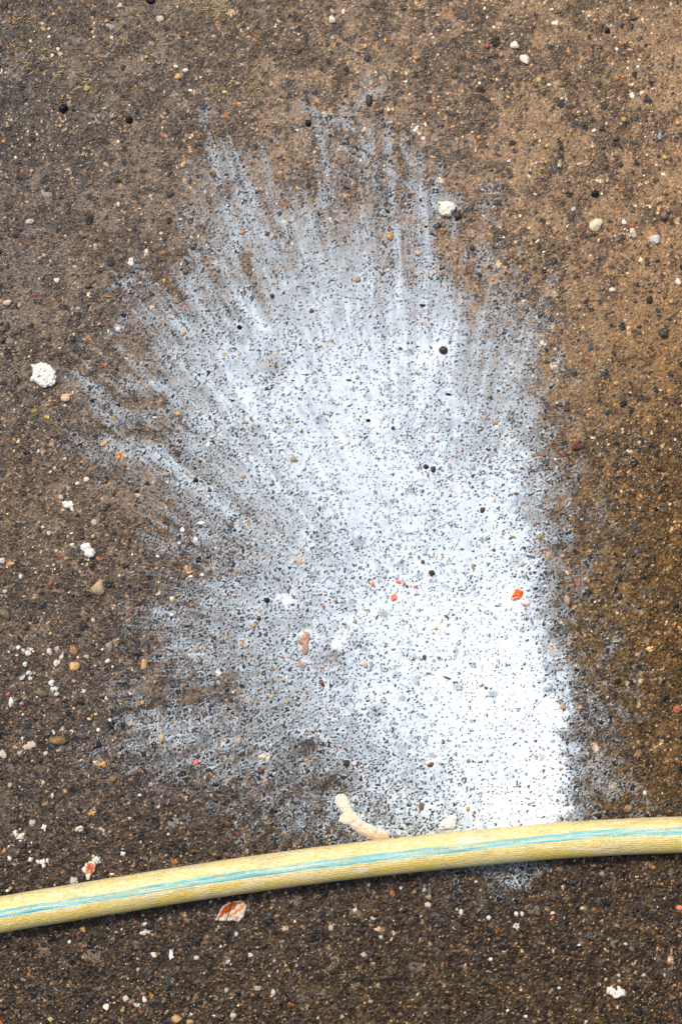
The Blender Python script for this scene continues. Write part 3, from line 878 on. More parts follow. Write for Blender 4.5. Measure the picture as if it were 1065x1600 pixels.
WORD = {'ivory':'cream','beigegrey':'greyish beige','palegrey':'pale grey','tanorange':'orange-tan','gold':'golden','goldbrown':'golden-brown','orangered':'bright orange-red',
 'darkred':'dark red-brown','darkbrown':'dark brown','olivedark':'dark olive','pinkhot':'bright pink','twig':'brown','twotone':'brown and white','rust':'rusty red','pink':'pinkish'}
MATS = {k: stone_material(k + '_stone', *v, rough=.32 if k in ('black','darkbrown','brown','gold','goldbrown','darkred','olivedark','rust') else .55) for k, v in COLS.items()}
M_G = ground_material(); M_P = paint_material(); M_T = tint_material('tinted_piece'); 
AGM = [stone_material('aggregate_slate', (.010,.011,.013), (.072,.072,.072), .42, 1300, .9, (.38,.62), (.15,.115,.075)),
       stone_material('aggregate_charcoal', (.012,.012,.013), (.075,.07,.066), .42, 1300, .9, (.38,.62), (.13,.105,.075)),
       stone_material('aggregate_taupe', (.035,.03,.024), (.15,.125,.095), .45, 1200, .9, (.38,.62), (.22,.18,.13)),
       stone_material('aggregate_brown', (.10,.070,.042), (.24,.17,.11), .45, 1000, .7, (.3,.7), (.10,.08,.06)),
       stone_material('aggregate_pale', (.17,.15,.125), (.34,.31,.26), .45, 1000, .6, (.3,.7), (.20,.17,.13))]

# ------------------------------------------------------------------ mesh building
def mesh_np(name, V, F, mat, attr=None, fattr=None, smooth=True):
    me = bpy.data.meshes.new(name)
    V = np.asarray(V, np.float32); F = np.asarray(F, np.int32); k = F.shape[1]
    me.vertices.add(len(V)); me.vertices.foreach_set('co', V.ravel())
    me.loops.add(F.size); me.loops.foreach_set('vertex_index', F.ravel())
    me.polygons.add(len(F)); me.polygons.foreach_set('loop_start', np.arange(0, F.size, k, dtype=np.int32))
    if smooth: me.polygons.foreach_set('use_smooth', np.ones(len(F), bool))
    me.update(calc_edges=True)
    if attr is not None:
        a = me.attributes.new('tint', 'FLOAT_COLOR', 'POINT')
        a.data.foreach_set('color', (attr if attr.shape[1] == 4 else np.c_[attr, np.ones(len(attr))]).astype(np.float32).ravel())
    if fattr is not None:
        a = me.attributes.new('film', 'FLOAT', 'POINT'); a.data.foreach_set('value', fattr.astype(np.float32).ravel())
    me.materials.append(mat); return me
def link(name, me, parent=None, **kw):
    o = bpy.data.objects.new(name, me); COL.objects.link(o)
    if parent: o.parent = parent
    for k, v in kw.items(): o[k] = v
    return o

# ------------------------------------------------------------------ pavement: fine sheet in view, coarser sheet to the horizon
idx = np.arange(nx * ny).reshape(ny, nx)
Fi = np.stack([idx[:-1, :-1], idx[:-1, 1:], idx[1:, 1:], idx[1:, :-1]], -1).reshape(-1, 4)
Vi = np.stack([XX, YY, ZG], -1).reshape(-1, 3); Ci = CC.reshape(-1, 4)
def growing(a, step, g, end):
    o = []; p = a; s = step
    while p < end: p += s; s *= g; o.append(p)
    return np.array(o)
ex = growing(x1, .003, 1.16, 250); ey = growing(y1, .003, 1.16, 250)
ox_ = np.r_[-ex[::-1], np.linspace(x0, x1, 151), ex]; oy_ = np.r_[-ey[::-1], np.linspace(y0, y1, 219), ey]
OX, OY = np.meshgrid(ox_, oy_)
_, _, _, _, HO, AO, CO, _ = field(OX, OY)
far = np.clip((np.maximum(np.abs(OX) / .30, np.abs(OY) / .42) - 1) / 3, 0, 1)
TO = gridmap(GX, GY, TONE, 532.5 + OX / S, 800 - OY / S)
fac = np.median(CC[:90, :, :3].mean((0, 1)) / gridmap(GX, GY, TONE, PXX[:90], PYY[:90]).mean((0, 1)))
TO = TO * fac * .72; TO = TO + (TO.mean(-1, keepdims=True) - TO) * .30; TO = TO * (1 - far[..., None]) + np.array([.072, .058, .044]) * far[..., None]
TO = TO * (.8 + .4 * fbm(OX * 1000, OY * 1000, 180, 205, 3))[..., None]
CO = np.concatenate([TO, np.full(OX.shape + (1,), 2.0)], -1)              # alpha 2: grain comes from the material here
ZM = float(np.median(np.r_[ZG[0], ZG[-1], ZG[:, 0], ZG[:, -1]]))
ZO = np.full(OX.shape, ZM) + .0002 * (fbm(OX * 1000, OY * 1000, 30, 206, 2) - .5)
edge = ((np.abs(OX) < x1 + 1e-6) & (np.abs(OY) < y1 + 1e-6))
ZO = np.where(edge, ZO - .0004, ZO)
io = np.arange(OX.size).reshape(OX.shape)
Fo = np.stack([io[:-1, :-1], io[:-1, 1:], io[1:, 1:], io[1:, :-1]], -1)
ccx = (OX[:-1, :-1] + OX[1:, 1:]) / 2; ccy = (OY[:-1, :-1] + OY[1:, 1:]) / 2
Fo = Fo[~((np.abs(ccx) < x1) & (np.abs(ccy) < y1))].reshape(-1, 4)
V = np.r_[Vi, np.stack([OX, OY, ZO], -1).reshape(-1, 3)]
me = mesh_np('pavement', V, np.r_[Fi, Fo + len(Vi)], M_G, np.r_[Ci, CO.reshape(-1, 4)])
pavement = link('pavement', me, kind='structure')

# aggregate stones set in the pavement
agg_mesh = {}
for (wx_, wy_, a, b, r, shp, sh, top) in agg_place:
    mi = 0 if sh < .04 else 1 if sh < .12 else 2 if sh < .4 else 3 if sh < .65 else 4
    if (shp, mi) not in agg_mesh:
        vs = [(0, 0, 0)]; 
        for ring, zr in ((.62, -.05), (1.0, -.12), (1.02, -2.0)):
            for k in range(10):
                an = 2 * math.pi * k / 10; rr = ring * float(ASH[shp][int(math.degrees(an)) % 360])
                vs.append((math.cos(an) * rr, math.sin(an) * rr, zr + (random.uniform(-.1, .1) if ring < 1.01 else 0)))
        fs = [(0, 1 + k, 1 + (k + 1) % 10) for k in range(10)]
        for q in (0, 10):
            for k in range(10):
                k2 = (k + 1) % 10
                fs += [(1 + q + k, 11 + q + k, 11 + q + k2), (1 + q + k, 11 + q + k2, 1 + q + k2)]
        agg_mesh[(shp, mi)] = mesh_np('aggregate_stone', vs, fs, AGM[mi])
    o = link('aggregate_stone', agg_mesh[(shp, mi)], pavement)
    o.location = (wx_, wy_, top); o.rotation_euler = (0, 0, r); o.scale = (a, b, .001)

# ------------------------------------------------------------------ paint film
keep = np.maximum.reduce([DEP[:-1, :-1], DEP[:-1, 1:], DEP[1:, 1:], DEP[1:, :-1]]) > -.03
Fp = np.stack([idx[:-1, :-1], idx[:-1, 1:], idx[1:, 1:], idx[1:, :-1]], -1)[keep]
used = np.zeros(nx * ny, bool); used[Fp.ravel()] = True
remap = np.cumsum(used) - 1
# near zero depth the film hugs the surface, so its rim is a thin wet edge
LZ2 = np.where(DEP < 0, LZ, np.maximum(LZ, HT + .00003))
Vp = np.stack([XX, YY, LZ2], -1).reshape(-1, 3)[used]
me = mesh_np('paint_spill', Vp, remap[Fp], M_P, None, (DEP * np.where(DEP > 0, CONC, 1)).reshape(-1)[used])
paint = link('paint_spill', me, label='splash of wet white paint fanned out over the brown pavement above the hose', category='paint spill')

def ground_z(px, py):
    wx_, wy_ = PX(px, py)
    i = int(np.clip((wx_ - x0) / ST, 1, nx - 2)); j = int(np.clip((wy_ - y0) / ST, 1, ny - 2))
    z = float(np.mean(HT[j-1:j+2, i-1:i+2])); 
    return z
def cov_at(px, py):
    wx_, wy_ = PX(px, py)
    i = int(np.clip((wx_ - x0) / ST, 0, nx - 1)); j = int(np.clip((wy_ - y0) / ST, 0, ny - 1))
    return float(np.mean(COVF[max(j-4,0):j+5, max(i-4,0):i+5]))

# ------------------------------------------------------------------ hose
M = 0.001
def hose():
    R = .0124
    pts = [(-1500,1800),(-900,1650),(-400,1515),(-150,1459),(0,1429.5),(160,1402.5),(280,1383),(400,1365),(560,1344),(730,1326),(905,1311),(1065,1304),(1250,1299),(1600,1310),(2100,1360),(2700,1480)]
    P3 = [np.array((*PX(x, y, R + .0008), R + .0008)) for x, y in pts]
    C = []
    for i in range(1, len(P3) - 2):
        p0, p1, p2, p3 = P3[i-1:i+3]; n = max(8, int(np.linalg.norm(p2 - p1) / .0015))
        for t in np.arange(n) / n:
            C.append(.5 * ((2*p1) + (-p0+p2)*t + (2*p0-5*p1+4*p2-p3)*t*t + (-p0+3*p1-3*p2+p3)*t**3))
    C = np.array(C); T = np.gradient(C, axis=0); T /= np.linalg.norm(T, axis=1)[:, None]
    U = np.r_[0, np.cumsum(np.linalg.norm(np.diff(C, axis=0), axis=1))]
    i0 = np.argmin(np.abs(C[:, 0] - PX(0, 0, R)[0])); U = U - U[i0]
    nr = 72; n = len(C)
    A = np.linspace(-math.pi, math.pi, nr, endpoint=False)          # 0 = top; positive towards the photo's top
    side = np.c_[-T[:, 1], T[:, 0], np.zeros(n)]
    rr = R * (1 + .012 * (vnoise(U[:, None] * 1000 + 0 * A, A[None, :] * 12 + 0 * U[:, None], 22, 5) - .5) * 2)
    V = C[:, None] + rr[..., None] * (np.sin(A)[None, :, None] * side[:, None] + np.cos(A)[None, :, None] * np.array((0, 0, 1)))
    k = np.arange(n * nr).reshape(n, nr)
    F = np.stack([k[:-1], k[1:], np.roll(k, -1, 1)[1:], np.roll(k, -1, 1)[:-1]], -1).reshape(-1, 4)
    me = mesh_np('garden_hose', V.reshape(-1, 3), F, hose_material())
    uv = me.uv_layers.new(name='wrap')
    vi = F.ravel(); u = U[vi // nr]; v = A[vi % nr] * R
    wrapc = (np.tile([0, 0, 1, 1], len(F)) == 1) & (vi % nr == 0); v = np.where(wrapc, math.pi * R, v)
    uv.data.foreach_set('uv', np.c_[u, v].astype(np.float32).ravel())
    return link('garden_hose', me, label='pale yellow garden hose with a worn blue stripe lying across the pavement', category='hose')
def hose_material():
    m, n, l, b = new_mat('yellow_hose_cover')
    uv = N(n, 'ShaderNodeUVMap'); uv.uv_map = 'wrap'
    sp = N(n, 'ShaderNodeSeparateXYZ'); l.new(uv.outputs[0], sp.inputs[0]); U, Vv = sp.outputs[0], sp.outputs[1]
    def nz(su, sv, detail=4, rough=.6, sc=1.0, off=0.0):
        cb = n.new('ShaderNodeCombineXYZ'); l.new(math_(n, l, 'MULTIPLY', U, su), cb.inputs[0]); l.new(math_(n, l, 'MULTIPLY', Vv, sv), cb.inputs[1]); cb.inputs[2].default_value = off
        o = N(n, 'ShaderNodeTexNoise', Scale=sc, Detail=float(detail), Roughness=rough); l.new(cb.outputs[0], o.inputs['Vector']); return o.outputs[0]
    # knit dots under the skin: slanted lattice
    cb = n.new('ShaderNodeCombineXYZ')
    l.new(math_(n, l, 'MULTIPLY', math_(n, l, 'ADD', U, math_(n, l, 'MULTIPLY', Vv, .45)), 430.0), cb.inputs[0]); l.new(math_(n, l, 'MULTIPLY', Vv, 620.0), cb.inputs[1])
    vo = N(n, 'ShaderNodeTexVoronoi', Scale=1.0, Randomness=.35); l.new(cb.outputs[0], vo.inputs['Vector'])
    dots = ramp(n, l, vo.outputs['Distance'], [(.12, (1,) * 3), (.5, (0,) * 3)])
    big = nz(22, 110, 4, .65); mid = nz(230, 420, 4, .7, off=3.0); fine = nz(700, 1500, 3, .7, off=5.0); strk = nz(60, 900, 3, .7, off=9.0)
    side_ = N(n, 'ShaderNodeMapRange'); l.new(Vv, side_.inputs[0]); side_.inputs[1].default_value = -.004; side_.inputs[2].default_value = .003; side_.inputs[3].default_value = 1; side_.inputs[4].default_value = 0
    lowr = side_.outputs[0]
    cream = ramp(n, l, mid, [(.3, (.54, .45, .20)), (.5, (.74, .66, .37)), (.7, (.82, .76, .52))])
    yel = ramp(n, l, mid, [(.3, (.55, .39, .03)), (.55, (.74, .57, .10)), (.8, (.76, .65, .28))])
    # yellow amount: dots in the upper half, broad patches in the lower half
    fy = math_(n, l, 'MULTIPLY', ramp(n, l, math_(n, l, 'MULTIPLY_ADD', fine, .6, math_(n, l, 'MULTIPLY', dots, .8)), [(.35, (0,) * 3), (.75, (1,) * 3)]), ramp(n, l, big, [(.34, (.30,) * 3), (.58, (1,) * 3)]))
    fy2 = ramp(n, l, math_(n, l, 'MULTIPLY_ADD', mid, .55, math_(n, l, 'MULTIPLY', big, .55)), [(.46, (0,) * 3), (.60, (1,) * 3)])
    fy = math_(n, l, 'MAXIMUM', fy, math_(n, l, 'MULTIPLY', fy2, math_(n, l, 'MULTIPLY_ADD', lowr, .75, .25)))
    c = mixc(n, l, fy, cream, yel)
    # whitish scuffs and grey dirt
    c = mixc(n, l, ramp(n, l, strk, [(.58, (0,) * 3), (.72, (.65,) * 3)]), c, (.80, .76, .64))
    dirt = ramp(n, l, fine, [(.50, (0,) * 3), (.74, (.6,) * 3)])
    c = mixc(n, l, dirt, c, (.30, .25, .14))
    smud = nz(45, 130, 5, .75, off=70.0); c = mixc(n, l, ramp(n, l, smud, [(.50, (0,) * 3), (.66, (.55,) * 3)]), c, (.36, .29, .15))
    smud2 = nz(38, 160, 5, .75, off=80.0); c = mixc(n, l, ramp(n, l, smud2, [(.54, (0,) * 3), (.68, (.7,) * 3)]), c, (.80, .77, .66))
    # blue stripe: two worn bands of thread
    offs = N(n, 'ShaderNodeMapRange'); offs.interpolation_type = 'SMOOTHSTEP'; l.new(U, offs.inputs[0]); offs.inputs[1].default_value = .24; offs.inputs[2].default_value = .50; offs.inputs[3].default_value = .0027; offs.inputs[4].default_value = .0056
    wob = math_(n, l, 'MULTIPLY_ADD', nz(18, 0, 2, .5, off=12.0), .0012, -.0006)
    fz = math_(n, l, 'MULTIPLY_ADD', nz(350, 1600, 3, .7, off=15.0), .0011, -.00055)
    q = math_(n, l, 'ADD', math_(n, l, 'SUBTRACT', Vv, offs.outputs[0]), math_(n, l, 'ADD', math_(n, l, 'MULTIPLY', wob, 1.6), fz))
    def band(c0, hw):
        d = math_(n, l, 'ABSOLUTE', math_(n, l, 'SUBTRACT', q, c0))
        r_ = N(n, 'ShaderNodeMapRange'); l.new(d, r_.inputs[0]); r_.inputs[1].default_value = hw - .00022; r_.inputs[2].default_value = hw + .00022; r_.inputs[3].default_value = 1; r_.inputs[4].default_value = 0
        return r_.outputs[0]
    s1 = math_(n, l, 'MULTIPLY', band(.0017, .00105), ramp(n, l, nz(55, 900, 3, .7, off=20.0), [(.34, (.6,) * 3), (.52, (1,) * 3)]))
    s2 = math_(n, l, 'MULTIPLY', band(-.0016, .00105), ramp(n, l, nz(55, 900, 3, .7, off=25.0), [(.34, (.6,) * 3), (.50, (1,) * 3)]))
    s3 = math_(n, l, 'MULTIPLY', band(.0, .0022), ramp(n, l, nz(80, 1300, 3, .7, off=30.0), [(.42, (.35,) * 3), (.62, (.8,) * 3)]))
    st = math_(n, l, 'MAXIMUM', s1, math_(n, l, 'MAXIMUM', s2, s3))
    fade = ramp(n, l, nz(16, 330, 4, .7, off=33.0), [(.36, (.35,) * 3), (.52, (1,) * 3)]); st = math_(n, l, 'MULTIPLY', st, fade)
    blue = ramp(n, l, nz(26, 700, 3, .7, off=35.0), [(.36, (.03, .31, .38)), (.5, (.10, .46, .52)), (.64, (.32, .60, .60))])
    deep = mixc(n, l, ramp(n, l, nz(28, 160, 2, .5, off=40.0), [(.57, (0,) * 3), (.64, (1,) * 3)]), blue, (.035, .36, .40))
    c = mixc(n, l, st, c, deep)
    sc2 = nz(200, 200, 3, .6, off=50.0)
    c = mixc(n, l, ramp(n, l, sc2, [(.73, (0,) * 3), (.76, (.8,) * 3)]), c, (.10, .06, .03))
    l.new(c, b.inputs['Base Color'])
    b.inputs['Roughness'].default_value = .50
    bp = N(n, 'ShaderNodeBump', Strength=.8, Distance=.0007); l.new(vo.outputs['Distance'], bp.inputs['Height'])
    bp2 = N(n, 'ShaderNodeBump', Strength=.45, Distance=.0005); l.new(mid, bp2.inputs['Height']); l.new(bp.outputs[0], bp2.inputs['Normal'])
    bp3 = N(n, 'ShaderNodeBump', Strength=.35, Distance=.0003); l.new(fine, bp3.inputs['Height']); l.new(bp2.outputs[0], bp3.inputs['Normal'])
    l.new(bp3.outputs[0], b.inputs['Normal'])
    return m
hose()

# ------------------------------------------------------------------ loose stones
import bmesh
def ico(sub):
    bm = bmesh.new(); bmesh.ops.create_icosphere(bm, subdivisions=sub, radius=1.0)
    v = np.array([p.co[:] for p in bm.verts]); f = np.array([[q.index for q in p.verts] for p in bm.faces]); bm.free(); return v, f
ICO = {2: ico(2), 3: ico(3), 4: ico(4)}
from mathutils import noise as mn, Vector
def stone_mesh(shape, seed, colour_, sub):
    r = np.random.default_rng(seed); v, f = ICO[sub]; v = v.copy()
    if shape in ('a', 't', 'b'):
        npl = {'a': 13, 't': 12, 'b': 6}[shape]
        nrm = r.normal(size=(npl, 3)); nrm[:, 2] *= .8; nrm /= np.linalg.norm(nrm, axis=1)[:, None]; ds = r.uniform(.42, .80, npl)
        if shape == 't':
            for k in range(3): nrm[k] = (math.cos(k * 2.094 + .5), math.sin(k * 2.094 + .5), .1); ds[k] = .5
        if shape == 'b':
            nrm = np.array([(1,0,.1),(-1,0,.1),(0,1,.05),(0,-1,.05),(.5,.1,.8),(-.6,0,.8)]); nrm /= np.linalg.norm(nrm, axis=1)[:, None]; ds = np.array([.75,.75,.8,.8,.7,.7])
        dots = v @ nrm.T
        lim = np.where(dots > .05, ds / np.maximum(dots, .05), 9).min(1)
        rad = np.minimum(lim, .95)
    elif shape == 'p':
        nrm = r.normal(size=(7, 3)); nrm /= np.linalg.norm(nrm, axis=1)[:, None]; dots = v @ nrm.T
        rad = np.minimum(np.where(dots > .05, r.uniform(.72, .92, 7) / np.maximum(dots, .05), 9).min(1), 1.0)
    elif shape == 'f':
        an = np.degrees(np.arctan2(v[:, 1], v[:, 0])) % 360; q = r.uniform(.45, 1.1, 13)
        rad = np.interp(an, np.linspace(0, 360, 14), np.r_[q, q[0]])
    elif shape == 's':
        rad = 1 + .12 * r.normal(size=len(v))
    else:
        rad = np.ones(len(v))
    nf, na = {'l': (2.6, .60), 'a': (2.5, .06), 'p': (2.2, .22), 'f': (2.8, .30), 's': (3, .1), 't': (2.5, .05), 'b': (2.5, .04)}[shape]
    of = Vector(r.uniform(-50, 50, 3).tolist())
    nn = np.array([mn.noise(Vector(p.tolist()) * nf + of) + .5 * mn.noise(Vector(p.tolist()) * nf * 2.3 + of) for p in v])
    v = v * (rad * (1 + na * nn))[:, None]
    v[:, 2] = np.where(v[:, 2] < -.35, -.35, v[:, 2])
    v[:, :2] /= np.abs(v[:, :2]).max(0)
    return mesh_np({'a':'stone_chip','t':'stone_chip','b':'stone_chip','p':'pebble','f':'flake','s':'sliver','l':'crumb'}[shape], v, f, MATS[colour_], smooth=(shape in 'pls'))
SHN = {'a': ('stone_chip', 'angular stone', 'stone'), 't': ('stone_chip', 'triangular stone', 'stone'), 'b': ('stone_chip', 'blocky stone', 'stone'), 'p': ('pebble', 'pebble', 'pebble'),
       'f': ('flake', 'flake', 'flake'), 's': ('sliver', 'sliver', 'sliver'), 'l': ('crumb', 'crumb', 'crumb')}
HGT = {'a': .62, 't': .5, 'b': .6, 'p': .68, 'f': .22, 's': .5, 'l': .5}
things = []          # (object, px, py, size, descriptor)
mcache = {}
for i, (x, y, w_, h_, ro, co, sh) in enumerate(CATL):
    sub = 4 if (sh == 'l' and max(w_, h_) > 11) else 3 if max(w_, h_) > 10 or sh in 'lf' else 2
    key = (co, sh, sub, i % 3 if max(w_, h_) < 9 else i)
    if key not in mcache: mcache[key] = stone_mesh(sh, 100 + i, co, sub)
    nm, word, cat = SHN[sh]
    if co == 'twig': nm, word, cat = 'twig', 'bit of twig', 'twig'
    o = link(nm, mcache[key], category=cat)
    z = ground_z(x, y); hz = min(w_, h_) * S / 2 * HGT[sh] * 1.15 + .0002
    wx_, wy_ = PX(x, y, z + hz * .5)
    o.location = (wx_, wy_, z + (.05 if sh == 'f' else .22) * hz); o.rotation_euler = (0, 0, math.radians(ro))
    _k = .92 if co == 'white' else 1.35 if co == 'orangered' else 1.0; o.scale = (w_ * S / 2 * _k, h_ * S / 2 * _k, hz)
    mx = max(w_, h_); size = 'tiny' if mx < 7.5 else 'small' if mx < 11 else '' if mx < 16 else 'large'
    shape_adj = 'long' if mx / min(w_, h_) > 1.7 and sh not in 's' else ''
    things.append([o, x, y, mx, ' '.join(t for t in (size, shape_adj, WORD.get(co, co), word) if t)])

# crumbly clusters: each crumb its own small thing; within one cluster nothing tells them apart
CLW = {(42,1022): 'tiny white crumb in the loose cluster left of the golden stones', (44,1055): 'tiny white crumb just under the left crumb cluster',
       (88,1078): 'tiny white crumb in the cluster right of the olive stone', (66,1349): 'tiny white crumb in the cluster above the hose, left of the small rusty chip',
       (34,1301): 'tiny white crumb in the spread cluster at the lower left edge above the hose', (517,533): 'tiny golden crumb in the paint, in the row left of centre',
       (415,488): 'tiny peach crumb in the paint below the brown gap'}
for (cx_, cy_, ew, eh, nn_, co) in CLUSTERS:
    cm = [stone_mesh('l', 900 + k, co, 3) for k in range(3)]
    for k in range(nn_):
        x = cx_ + rng.normal() * ew * .30; y = cy_ + rng.normal() * eh * .30; s = rng.uniform(5, 12) * (1 if co == 'white' else .6)
        o = link('crumb', cm[k % 3], category='crumb', label=CLW[(cx_, cy_)], group=CLW[(cx_, cy_)].replace('tiny', 'the').replace('crumb ', 'crumbs ', 1))
        z = ground_z(x, y); hz = s * S * .3
        wx_, wy_ = PX(x, y, z); o.location = (wx_, wy_, z + .3 * hz); o.rotation_euler = (0, 0, rng.uniform(0, 6)); o.scale = (s * S / 2, s * S / 2 * rng.uniform(.6, 1), hz)

# ------------------------------------------------------------------ hero pieces traced as solid slabs
def slab(name, poly, h, colfn, label, cat, rough_=.25, mat=None, step=.55, bev=5.0, lift=0.0, nsc=3.0, grow=.6):
    poly = np.array(poly, float); mnx, mny = poly.min(0) - 2; mxx, mxy = poly.max(0) + 2
    cx_, cy_ = poly.mean(0)
    gx_ = np.arange(mnx, mxx, step); gy_ = np.arange(mny, mxy, step); X, Y = np.meshgrid(gx_, gy_)
    Xw = X + 2.4 * (fbm(X * 3, Y * 3, 12, 301, 3, .7) - .5); Yw = Y + 2.4 * (fbm(X * 3, Y * 3, 12, 302, 3, .7) - .5)
    ins = np.zeros(X.shape, bool); dist = np.full(X.shape, 1e9)
    n_ = len(poly)
    for i in range(n_):
        a, b = poly[i], poly[(i + 1) % n_]
        cr = ((a[1] > Yw) != (b[1] > Yw)) & (Xw < (b[0] - a[0]) * (Yw - a[1]) / (b[1] - a[1] + 1e-9) + a[0]); ins ^= cr
        e = b - a; t = np.clip(((Xw - a[0]) * e[0] + (Yw - a[1]) * e[1]) / (e @ e + 1e-9), 0, 1)
        dist = np.minimum(dist, np.hypot(Xw - a[0] - t * e[0], Yw - a[1] - t * e[1]))
    sdv = np.where(ins, dist, -dist) + grow
    prof = np.sqrt(np.clip(1 - (1 - np.clip(sdv / bev, 0, 1)) ** 2, 0, 1))
    nz_ = fbm(X * 3, Y * 3, nsc * 3, 311, 4, .6) - .5
    zb = ground_z(cx_, cy_) + lift
    Z = zb + h * M * prof * (1 + rough_ * 2 * nz_)
    Z = np.where(sdv < 0, zb - .0012, Z)
    C = colfn(X - cx_, Y - cy_, X, Y, sdv, nz_)
    k = np.arange(X.size).reshape(X.shape)
    F = np.stack([k[:-1, :-1], k[1:, :-1], k[1:, 1:], k[:-1, 1:]], -1)
    kp = (sdv[:-1, :-1] > 0) | (sdv[1:, :-1] > 0) | (sdv[1:, 1:] > 0) | (sdv[:-1, 1:] > 0)
    F = F[kp]; us = np.zeros(X.size, bool); us[F.ravel()] = True; rm = np.cumsum(us) - 1
    kk = (D - Z) / D
    ox0, oy0 = PX(cx_, cy_, zb)
    V = np.stack([(X - 532.5) * S * kk - ox0, (800 - Y) * S * kk - oy0, Z - zb], -1).reshape(-1, 3)[us]
    me = mesh_np(name, V, rm[F], mat or M_T, C.reshape(-1, 3)[us])
    o = link(name, me, label=label, category=cat); o.location = (ox0, oy0, zb)
    return o
def mixn(a, b, f): return np.array(a) * (1 - f[..., None]) + np.array(b) * f[..., None]
def noise_(X, Y, sc, sd): return fbm(X * 10, Y * 10, sc * 10, sd, 3, .6)
def ss(v, a, b): t = np.clip((v - a) / (b - a), 0, 1); return t * t * (3 - 2 * t)
def white_fn(dx, dy, X, Y, sd_, nz_):
    c = mixn((.86,.84,.77), (.60,.55,.44), ss(noise_(X, Y, 3, 401), .55, .8)); return c * (1 - .25 * ss(-nz_, .12, .3))[..., None]
def lump_a(dx, dy, X, Y, sd_, nz_):
    c = white_fn(dx, dy, X, Y, sd_, nz_)
    c = mixn2(c, (.42,.24,.15), np.exp(-(((X - 62) / 4) ** 2 + ((Y - 587) / 2.4) ** 2)) * (noise_(X, Y, 2, 404) > .45))
    c = mixn2(c, (.06,.04,.03), np.exp(-(((X - 61) / 1.6) ** 2 + ((Y - 589) / 1.2) ** 2)))
    return mixn2(c, (.55,.46,.30), np.exp(-(((X - 72) / 4) ** 2 + ((Y - 594) / 2) ** 2)) * .8)
def mixn2(c, b, f): return c * (1 - f[..., None]) + np.array(b) * f[..., None]
slab('mortar_lump', [(49,570),(55,570),(60,568),(66,567),(74,568),(80,572),(83,576),(87,580),(88,587),(88.5,594),(86,600),(80,604),(74,604),(70,606),(64,604),(59,600),(56,597),(50,595),(48,591),(52,586),(52,579)],
     3.6, lump_a, 'big round crumbly white lump on the dark pavement at the left of the paint', 'mortar lump', .34, bev=6)
def lump_b(dx, dy, X, Y, sd_, nz_):
    c = mixn2(white_fn(dx, dy, X, Y, sd_, nz_) * np.array((1, .97, .90)), (.42,.33,.20), ss(noise_(X, Y, 2.4, 407), .6, .72) * ss(Y, 322, 336))
    return mixn2(c, (.01,.01,.01), np.exp(-(((X - 685.5) / 2.1) ** 2 + ((Y - 319.5) / 2.0) ** 2) ** 2))
slab('mortar_lump', [(682,320),(685,316),(693,315),(702,315),(709,318),(712,323),(710,329),(706,333),(704,338),(697,338),(690,338),(686,334),(685,328)], 4.6, lump_b,
     'lumpy cream-white piece with a black spot at the upper right of the paint', 'mortar lump', .3, bev=6)
def lump_c(dx, dy, X, Y, sd_, nz_):
    return mixn2(white_fn(dx, dy, X, Y, sd_, nz_), (.10,.07,.05), ss(noise_(X, Y, 1.3, 409), .70, .76))
slab('mortar_lump', [(126,853),(130,850),(137,848),(142,850),(144,856),(149,859),(150,865),(147,870),(140,872),(134,869),(132,862),(127,858)], 4.0, lump_c,
     'pitted white lump above the blocky tan stone, left of the paint', 'mortar lump', .3, bev=5)
slab('mortar_flake', [(97,784),(103,783),(107,785),(112,783),(115,788),(114,793),(116,799),(112,798),(109,793),(103,793),(99,789)], 1.6, white_fn,
     'ragged white flake below the small cream stones at the left', 'flake', .3, bev=3)
def worm(dx, dy, X, Y, sd_, nz_):
    n1 = noise_(X, Y, 4, 421)
    c = mixn((.80,.72,.56), (.62,.45,.27), ss(n1 + (Y - 1275) * .006 + (X - 560) * .003, .5, .85))
    c = mixn2(c, (.85,.83,.78), ss(3.2 - sd_, 0, 2.2) * .85)
    return mixn2(c, (.30,.14,.06), ss(noise_(X, Y, 1.6, 425), .68, .76) * .8)
slab('plaster_strip', [(525,1247),(529,1243),(535,1242),(541,1246),(545,1254),(547,1262),(552,1269),(558,1277),(566,1285),(576,1290),(588,1295),(600,1299),(607,1303),(606,1312),(590,1313),(577,1309),(568,1304),(560,1299),(553,1294),(546,1288),(538,1286),(531,1283),(533,1276),(538,1270),(531,1262),(526,1255)],
     2.8, worm, 'curved finger-like beige plaster piece edged with paint, its end against the hose', 'plaster piece', .12, bev=8, grow=2.2)
def chip(dx, dy, X, Y, sd_, nz_):
    q = (X - 361) * .62 + (Y - 1424) * .78          # across the diagonal bands
    w1 = q + 7 * (noise_(X, Y, 5, 431) - .5)
    n1 = noise_(X, Y, 2.2, 433)
    c = mixn((.72,.67,.56), (.50,.43,.33), ss(n1, .40, .65))
    r1 = ss(w1, -14, -11) * ss(-w1, 0.0, 3.0) * ss(sd_, .8, 3)
    c = mixn2(c, (.33,.045,.004), r1)
    c = mixn2(c, (.55,.13,.010), r1 * ss(noise_(X, Y, 3, 436), .5, .65) * .8)
    r2 = ss(w1, 2.5, 4.5) * ss(-w1, -9.0, -6.5) * ss(sd_, 2, 4) * ss(X, 354, 360)
    c = mixn2(c, (.66,.22,.02), r2 * (.5 + .6 * ss(n1, .4, .6)))
    c = mixn2(c, (.42,.06,.012), np.exp(-(((X - 370) / 3) ** 2 + ((Y - 1435) / 2.4) ** 2)) * .95)
    d = np.abs((X - 358.5) + (Y - 1424) * .33 + 3 * (noise_(X, Y, 3, 438) - .5))
    crack = ss(1.25 - d, 0, .7)
    return mixn2(c, (.02,.015,.012), crack)
